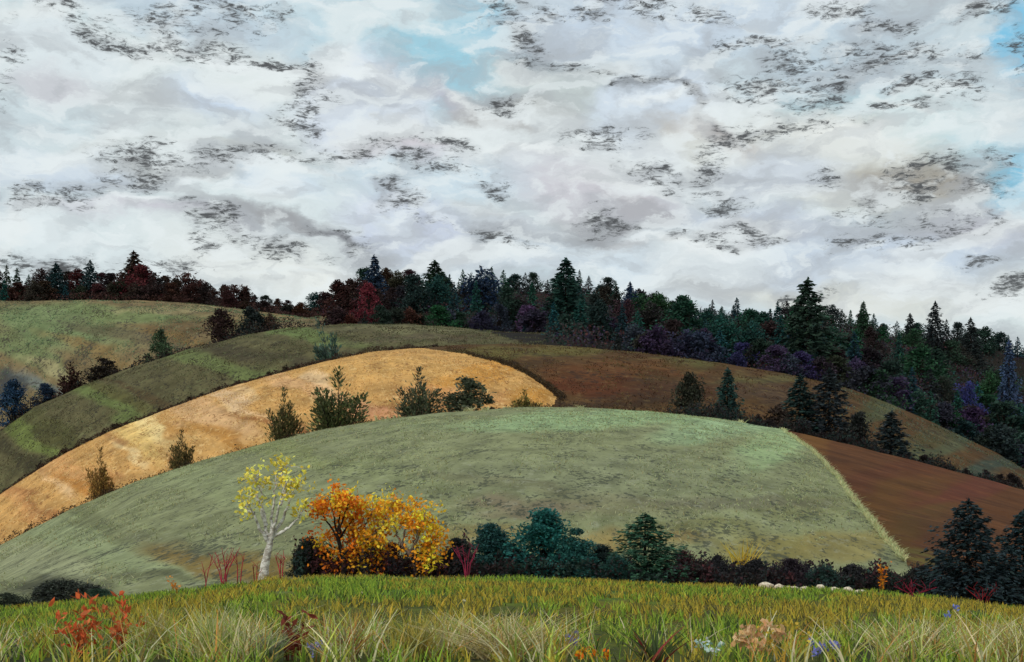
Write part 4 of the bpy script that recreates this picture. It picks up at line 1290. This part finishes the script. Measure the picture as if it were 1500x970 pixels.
def rough(name, lo, hi, da, db, n, edge, cols, label, seed, hmax=.55):
    D_ = da + (db - da) * g.random(n)
    U_ = g.uniform(lo, hi, n)
    row = EYE - H0z((U_ - 750) / F * D_, D_) / D_ * F
    k = edge(U_, row, D_) & (fbm(U_ / 30, D_ * .12, seed, 4) > 0.47)
    U_, D_ = U_[k], D_[k]
    patchy = fbm(U_ / 24, D_ * .1, seed + 5, 4) + g.normal(size=len(U_)) * .06
    c1, c2 = palette(g, cols[:2], len(U_)), palette(g, cols[2:], len(U_))
    grass_stuff(name, U_, D_, g.uniform(.12, hmax, len(U_)), np.where((patchy > .5)[:, None], c1, c2), label, 0.05 + D_ * .0007, 0.8, seed, 2)


rough('rough_grass', -100, 880, 346, 430, 26000, lambda u, v, d: u < 800, [(96, 98, 70), (112, 116, 82), (78, 72, 54), (92, 84, 60)], 'rough dull green grass on the hill strip above the stubble', 81)
rough('rough_grass', -100, 480, 459, 560, 20000, lambda u, v, d: u < 470, [(104, 132, 98), (116, 138, 104), (118, 124, 94), (104, 96, 74)], 'rough green and tan grass on the far hill', 82, .7)
rough('fallow_weeds', 560, 1600, 229, 320, 26000, lambda u, v, d: (u > gold_edge(v) + 6) & (u < 1225), [(98, 84, 54), (112, 96, 62), (74, 52, 38), (88, 58, 42)], 'brown weeds over the fallow field beyond the stubble', 83, .45)


rough('slope_grass', 1200, 1640, 229, 320, 9000, lambda u, v, d: u > 1215, [(104, 114, 90), (92, 106, 92), (98, 92, 62), (84, 86, 66)], 'grey green grass on the slope under the right hand wood', 84, .5)


def tuft(name, u, v, vt, spread_px, n, cols, label, cat, D=None, wd=0.017, seed=1, heads=None, fan=1.0, group=None, stiff=0.4, leafy=None, foot=0.1):
    """one clump of blades or stalks with its own foot; heads = (colour list, size, count per blade)"""
    g = rng(seed)
    D = D or hit(u, v)
    x0, y0, z0 = spot(u, D)
    hmax = (EYE - vt) / F * D - z0
    sp = spread_px / F * D / max(hmax, .05)
    e = empty(name, (x0, y0, z0))
    tag(e, label, cat, group)
    P = np.stack([g.normal(size=n) * foot * hmax, g.normal(size=n) * foot * hmax, np.zeros(n) - 0.02], 1)
    Hh = hmax * g.uniform(0.5, 1.05, n)
    ln = np.stack([g.uniform(-1, 1, n) * sp * 0.5 * fan, g.uniform(-1, 1, n) * sp * 0.4 * fan], 1)
    V, Fq, T = blade_arrays(P, Hh, ln, np.full(n, wd) * g.uniform(.7, 1.4, n), palette(g, cols, n), g, 4, stiff)
    me = mesh_np('stems', V, Fq, T)
    link('stems', me, GRASS, e, (1, 1, 1))
    m = 10
    tips = V.reshape(n, m, 3)
    if heads:
        hc, hs, hn, hname = heads
        for i in range(n):
            c = (tips[i, -1] + tips[i, -2]) / 2
            C = c + g.normal(size=(hn, 3)) * hs * 0.32
            V2, F2, T4 = leaves_arrays(C, g.normal(size=(hn, 3)) + np.array([0, 0, .5]), hs * .8 * g.uniform(.7, 1.3, hn), hs * .5, palette(g, hc, hn), g)
            link(hname, mesh_np(hname, V2, F2, T4), LEAF, e, (1, 1, 1))
    if leafy:
        lc, ls, lk = leafy
        C, A, T2 = [], [], []
        for i in range(n):
            for k in range(lk):
                q = g.uniform(0.3, 1.0)
                j = min(4, int(q * 4 + .5))
                c = (tips[i, 2 * j] + tips[i, 2 * j + 1]) / 2
                d = unit(g.normal(size=3) + np.array([0, 0, .6]))
                C.append(c + d * ls * 0.5)
                A.append(d)
                T2.append(palette(g, lc, 1)[0])
        V2, F2, T4 = leaves_arrays(np.array(C), np.array(A), ls * g.uniform(.6, 1.3, len(C)), ls * .42, np.array(T2), g)
        link('leaves', mesh_np('leaves', V2, F2, T4), LEAF, e, (1, 1, 1))
    return e


RUST = [(212, 104, 58), (196, 90, 50), (218, 126, 76)]
STRAW = [(196, 180, 128), (178, 160, 104), (208, 196, 152), (164, 142, 84)]
# red twig shrubs
def twigs(u, vb, vt, spread_px, n, col, label, D, seed):
    g = rng(seed)
    x0, y0, z0 = spot(u, D)
    hm = (EYE - vt) / F * D - z0
    sp = spread_px / F * D
    e = empty('red_twig_shrub', (x0, y0, z0))
    tag(e, label, 'shrub', 'red twig shrubs along the meadow edge')
    paths = []
    for k in range(n):
        a = (k / max(1, n - 1) - 0.5) if n > 1 else 0
        top = np.array([a * sp + g.normal() * .05, g.normal() * .25, hm * g.uniform(.72, 1.0)])
        b = np.array([g.normal() * .06, g.normal() * .06, -.05])
        mid = b * .5 + top * .5 + np.array([-a * sp * .18, 0, 0])
        paths.append((np.stack([b, mid, top]), np.array([.024, .02, .009])))
        for q in range(2):
            s = g.uniform(.4, .8)
            st = b + (top - b) * s + np.array([-a * sp * .1, 0, 0])
            paths.append((np.stack([st, st + np.array([g.uniform(-.22, .22), g.normal() * .1, .22]), st + np.array([g.uniform(-.3, .3), g.normal() * .15, .42])]), np.array([.014, .011, .006])))
    m = bark_material('red_twig_bark', col, [x * .7 for x in col], 6)
    link('stems', tube_mesh('stems', paths, 5, m), None, e)


for a in [
    (328, 852, 798, 46, 6, (186, 62, 80), 'fan of crimson twigs left of the birch', 50.5, 1),
    (352, 851, 806, 10, 2, (186, 62, 72), 'pair of upright crimson twigs nearest the birch on its left', 50.6, 2),
    (300, 850, 812, 14, 2, (176, 66, 76), 'two short crimson twigs furthest left of the birch', 51.5, 12),
    (374, 849, 824, 6, 2, (170, 66, 60), 'tiny red twigs at the foot of the birch', 50.6, 3),
    (411, 849, 812, 14, 3, (188, 58, 76), 'red twigs right of the white birch trunk', 50.4, 4),
    (684, 850, 792, 40, 6, (160, 52, 80), 'crimson twigs in front of the dark hedge right of the orange trees', 50.8, 5),
    (1440, 880, 858, 44, 5, (140, 40, 48), 'low dark red twigs at the foot of the big blue black spruce', 48.5, 6),
    (1340, 872, 858, 60, 6, (160, 44, 70), 'low pinkish red twigs left of the big spruce', 49, 7),
]:
    twigs(*a)

for t in [
    dict(name='leafy_plant', u=118, v=966, vt=862, spread_px=120, n=18, cols=[(110, 84, 50), (94, 96, 52)], label='rusty orange leafed plant at the lower left', cat='plant', wd=.016, seed=3, leafy=(RUST, .10, 9)),
    dict(name='leafy_plant', u=178, v=962, vt=874, spread_px=70, n=11, cols=[(150, 96, 52)], label='smaller rusty plant right of the larger one', cat='plant', wd=.014, seed=4, leafy=(RUST, .085, 8)),
    dict(name='leafy_plant', u=428, v=964, vt=888, spread_px=70, n=11, cols=[(128, 66, 48), (112, 70, 48)], label='dark red stalky plant in the tall grass', cat='plant', wd=.018, seed=5, leafy=([(136, 64, 48), (118, 56, 44)], .11, 7)),
    dict(name='grass_tuft', u=318, v=966, vt=868, spread_px=110, n=140, cols=[(176, 178, 110), (158, 168, 86), (140, 156, 84), (196, 196, 150)], label='pale green grass tuft right of the rusty plants', cat='grass', seed=6),
    dict(name='grass_tuft', u=232, v=960, vt=872, spread_px=120, n=140, cols=[(176, 170, 80), (150, 160, 70), (186, 170, 110)], label='yellow green grass tuft nearest the rusty plants', cat='grass', seed=7),
    dict(name='grass_tuft', u=735, v=962, vt=884, spread_px=300, n=260, cols=STRAW, label='big straw coloured tuft spreading in the centre foreground', cat='grass', seed=8, fan=1.1, foot=.25),
    dict(name='grass_tuft', u=610, v=964, vt=886, spread_px=130, n=140, cols=[(186, 168, 92), (168, 150, 66), (150, 146, 84)], label='ochre grass tuft left of the straw tuft', cat='grass', seed=9),
    dict(name='grass_tuft', u=512, v=964, vt=892, spread_px=120, n=88, cols=[(192, 122, 62), (176, 132, 74), (150, 142, 110)], label='orange stalked tuft between the red plant and the ochre tuft', cat='grass', seed=10),
    dict(name='grass_tuft', u=395, v=966, vt=900, spread_px=120, n=120, cols=[(160, 168, 136), (146, 158, 120), (182, 178, 150)], label='grey green tuft behind the dark red plant', cat='grass', seed=11),
    dict(name='spiky_plant', u=958, v=975, vt=898, spread_px=150, n=40, cols=[(82, 98, 58), (92, 82, 58), (128, 52, 50), (74, 90, 54)], label='spiky dark green plant with red blades', cat='plant', wd=.04, seed=12),
    dict(name='seed_head_plant', u=1108, v=968, vt=912, spread_px=80, n=16, cols=[(206, 152, 80), (198, 140, 70)], label='peach coloured seed heads in the right foreground', cat='plant', seed=13, heads=([(222, 178, 128), (210, 164, 116), (228, 192, 150)], .085, 12, 'seed_head')),
    dict(name='seed_head_plant', u=1146, v=968, vt=908, spread_px=90, n=14, cols=[(206, 172, 70), (190, 150, 62)], label='yellow stalks right of the peach seed heads', cat='plant', seed=14, heads=([(210, 180, 70)], .05, 5, 'seed_head')),
    dict(name='flower_clump', u=872, v=972, vt=942, spread_px=60, n=12, cols=[(120, 124, 52)], label='low orange and yellow flower clump at the bottom border', cat='flowers', seed=15, heads=([(230, 130, 30), (236, 180, 40), (226, 112, 26)], .055, 8, 'flower')),
    dict(name='flower_clump', u=835, v=958, vt=922, spread_px=36, n=8, cols=[(110, 120, 70)], label='lilac blue flowers left of the orange flower clump', cat='flowers', seed=16, heads=([(140, 142, 206), (126, 128, 196)], .06, 7, 'flower')),
    dict(name='flower_clump', u=1036, v=966, vt=932, spread_px=60, n=9, cols=[(122, 134, 84)], label='white and pale aqua flowers right of the spiky plant', cat='flowers', seed=17, heads=([(222, 230, 226), (178, 216, 208)], .06, 7, 'flower')),
    dict(name='flower_clump', u=1198, v=966, vt=934, spread_px=50, n=9, cols=[(116, 124, 76)], label='violet blue flowers right of the yellow stalks', cat='flowers', seed=18, heads=([(140, 140, 210), (122, 126, 200)], .06, 7, 'flower')),
    dict(name='flower_clump', u=1390, v=930, vt=886, spread_px=40, n=4, cols=[(112, 124, 60)], label='few small blue flowers in the meadow at right', cat='flowers', seed=19, heads=([(116, 128, 206)], .06, 7, 'flower')),
    dict(name='flower_clump', u=468, v=966, vt=934, spread_px=46, n=9, cols=[(116, 124, 76)], label='faint lilac flowers right of the dark red plant', cat='flowers', seed=20, heads=([(150, 146, 196), (136, 132, 186)], .05, 6, 'flower')),
    dict(name='dry_stalk', u=540, v=930, vt=866, spread_px=14, n=3, cols=STRAW, label='pale dry stalk standing above the orange stalked tuft', cat='plant', seed=21, heads=([(206, 196, 160)], .025, 6, 'seed_head')),
    dict(name='dry_stalk', u=688, v=944, vt=874, spread_px=14, n=3, cols=STRAW, label='tall pale dry stalk above the straw tuft', cat='plant', seed=22, heads=([(216, 206, 172)], .025, 6, 'seed_head')),
    dict(name='dry_stalk', u=1216, v=950, vt=912, spread_px=20, n=4, cols=STRAW, label='pale dry stalks right of the violet flowers', cat='plant', seed=23, heads=([(220, 212, 180)], .022, 5, 'seed_head')),
    dict(name='grass_tuft', u=1350, v=966, vt=906, spread_px=170, n=112, cols=[(140, 118, 70), (120, 108, 66), (166, 140, 80)], label='brown grass tuft in the right foreground', cat='grass', seed=24),
    dict(name='grass_tuft', u=1478, v=966, vt=892, spread_px=80, n=34, cols=[(150, 130, 86), (176, 156, 100), (110, 104, 70)], label='straw brown tuft at the lower right corner', cat='grass', seed=25),
    dict(name='grass_tuft', u=60, v=962, vt=886, spread_px=90, n=30, cols=[(182, 164, 70), (150, 130, 62)], label='yellow tuft at the lower left corner', cat='grass', seed=26),
    dict(name='grass_tuft', u=820, v=968, vt=894, spread_px=110, n=40, cols=[(196, 174, 76), (178, 150, 62), (160, 150, 110)], label='yellow grass tuft right of the straw tuft', cat='grass', seed=27),
    dict(name='grass_tuft', u=1090, v=0, vt=788, spread_px=70, n=60, cols=[(206, 180, 62), (190, 158, 56)], label='yellow grass tuft above the dark hedge', cat='grass', D=62, wd=.09, seed=28),
    dict(name='leafy_plant', u=1292, v=0, vt=820, spread_px=24, n=10, cols=[(150, 100, 40)], label='small orange plant at the right end of the dark hedge', cat='plant', D=50.4, wd=.03, seed=29, leafy=([(226, 144, 30), (234, 126, 24)], .14, 7)),
    dict(name='leafy_plant', u=256, v=0, vt=845, spread_px=34, n=10, cols=[(150, 110, 46)], label='small orange plant on the meadow left of the crimson twigs', cat='plant', D=47, wd=.03, seed=30, leafy=([(226, 144, 40), (216, 130, 34)], .12, 6)),
    dict(name='grass_tuft', u=392, v=0, vt=836, spread_px=60, n=50, cols=[(206, 184, 78), (188, 168, 66)], label='yellow grass tuft around the foot of the birch', cat='grass', D=50, wd=.03, seed=31),
]:
    tuft(**t)

# pale dry tufts along the crest of the pasture
for i, (u, vt, sp) in enumerate([(551, 607, 8), (560, 610, 6), (568, 608, 6), (577, 608, 6), (584, 607, 5)]):
    tuft('grass_tuft', u, 0, vt, sp, 16, [(206, 202, 150), (190, 188, 140)], 'upright cream tuft in the short line of five on the pasture crest', 'grass', D=196, wd=.16, seed=60 + i, group='line of five cream tufts on the pasture crest')
for i, (u, sp, lab) in enumerate([(686, 30, 'cream grass tuft on the pasture crest below the wide scrub tree'), (740, 30, 'cream grass tuft on the crest beside the smallest scrub bush'), (712, 14, 'tiny cream tuft between two larger ones on the crest')]):
    tuft('grass_tuft', u, 0, 594, sp, 40, [(206, 202, 150), (176, 174, 126), (220, 214, 170)], lab, 'grass', D=199, wd=.14, seed=70 + i, foot=.5)

for i, (u, sp, vt, lab) in enumerate([(440, 26, 634, 'cream grass tuft on the pasture crest beside the slender scrub tree'), (850, 30, 592, 'pale straw tuft alone on the top of the pasture crest'), (1085, 24, 612, 'pale straw tuft on the mint green right shoulder of the pasture')]):
    tuft('grass_tuft', u, 0, vt, sp, 34, [(206, 202, 150), (184, 190, 146), (220, 214, 170)], lab, 'grass', D=198, wd=.13, seed=80 + i, foot=.5)

# pale stones at the foot of the hedge
g = rng(9)
stone_m = bark_material('pale_stone', (226, 214, 192), (176, 158, 138), 9, (1, 1, 1))
for i, (u, D, w, h) in enumerate([(1122, 49.2, .55, .5), (1140, 49.0, .6, .42), (1160, 48.6, .5, .3), (1178, 48.6, .55, .28), (1202, 48.4, .36, .5), (1222, 48.2, .6, .3), (1242, 48.2, .6, .36), (1260, 48.0, .5, .24)]):
    import bmesh
    bm = bmesh.new()
    bmesh.ops.create_icosphere(bm, subdivisions=3, radius=1)
    for v in bm.verts:
        k = 0.72 + 0.5 * vnoise(np.array([v.co.x * 1.7 + i * 5 + v.co.z]), np.array([v.co.y * 1.7 + v.co.z * 1.3 + 9]), i)[0] + .12 * vnoise(np.array([v.co.x * 5 + i]), np.array([v.co.y * 5 + v.co.z * 4]), i + 3)[0]
        v.co = (v.co.x * w * k * .5, v.co.y * w * .35 * k, v.co.z * h * k * .38)
    me = bpy.data.meshes.new('stone')
    bm.to_mesh(me)
    bm.free()
    me.polygons.foreach_set('use_smooth', [True] * len(me.polygons))
    o = link('stone', me, stone_m)
    x, y, z = spot(u, D)
    o.location = (x, y, z + h * .15)
    o.rotation_euler = (0, 0, i * 1.3)
    words = ['tallest pale stone at the left end of the row by the hedge', 'second pale stone from the left beside the tallest', 'third pale stone from the left in the row', 'fourth pale stone from the left, low and flat',
             'narrow upright pale stone in the middle of the row', 'long low pale stone right of the upright one', 'second pale stone from the right end of the row', 'smallest pale stone at the right end of the row']
    tag(o, words[i], 'stone', 'pale stones at the hedge foot')
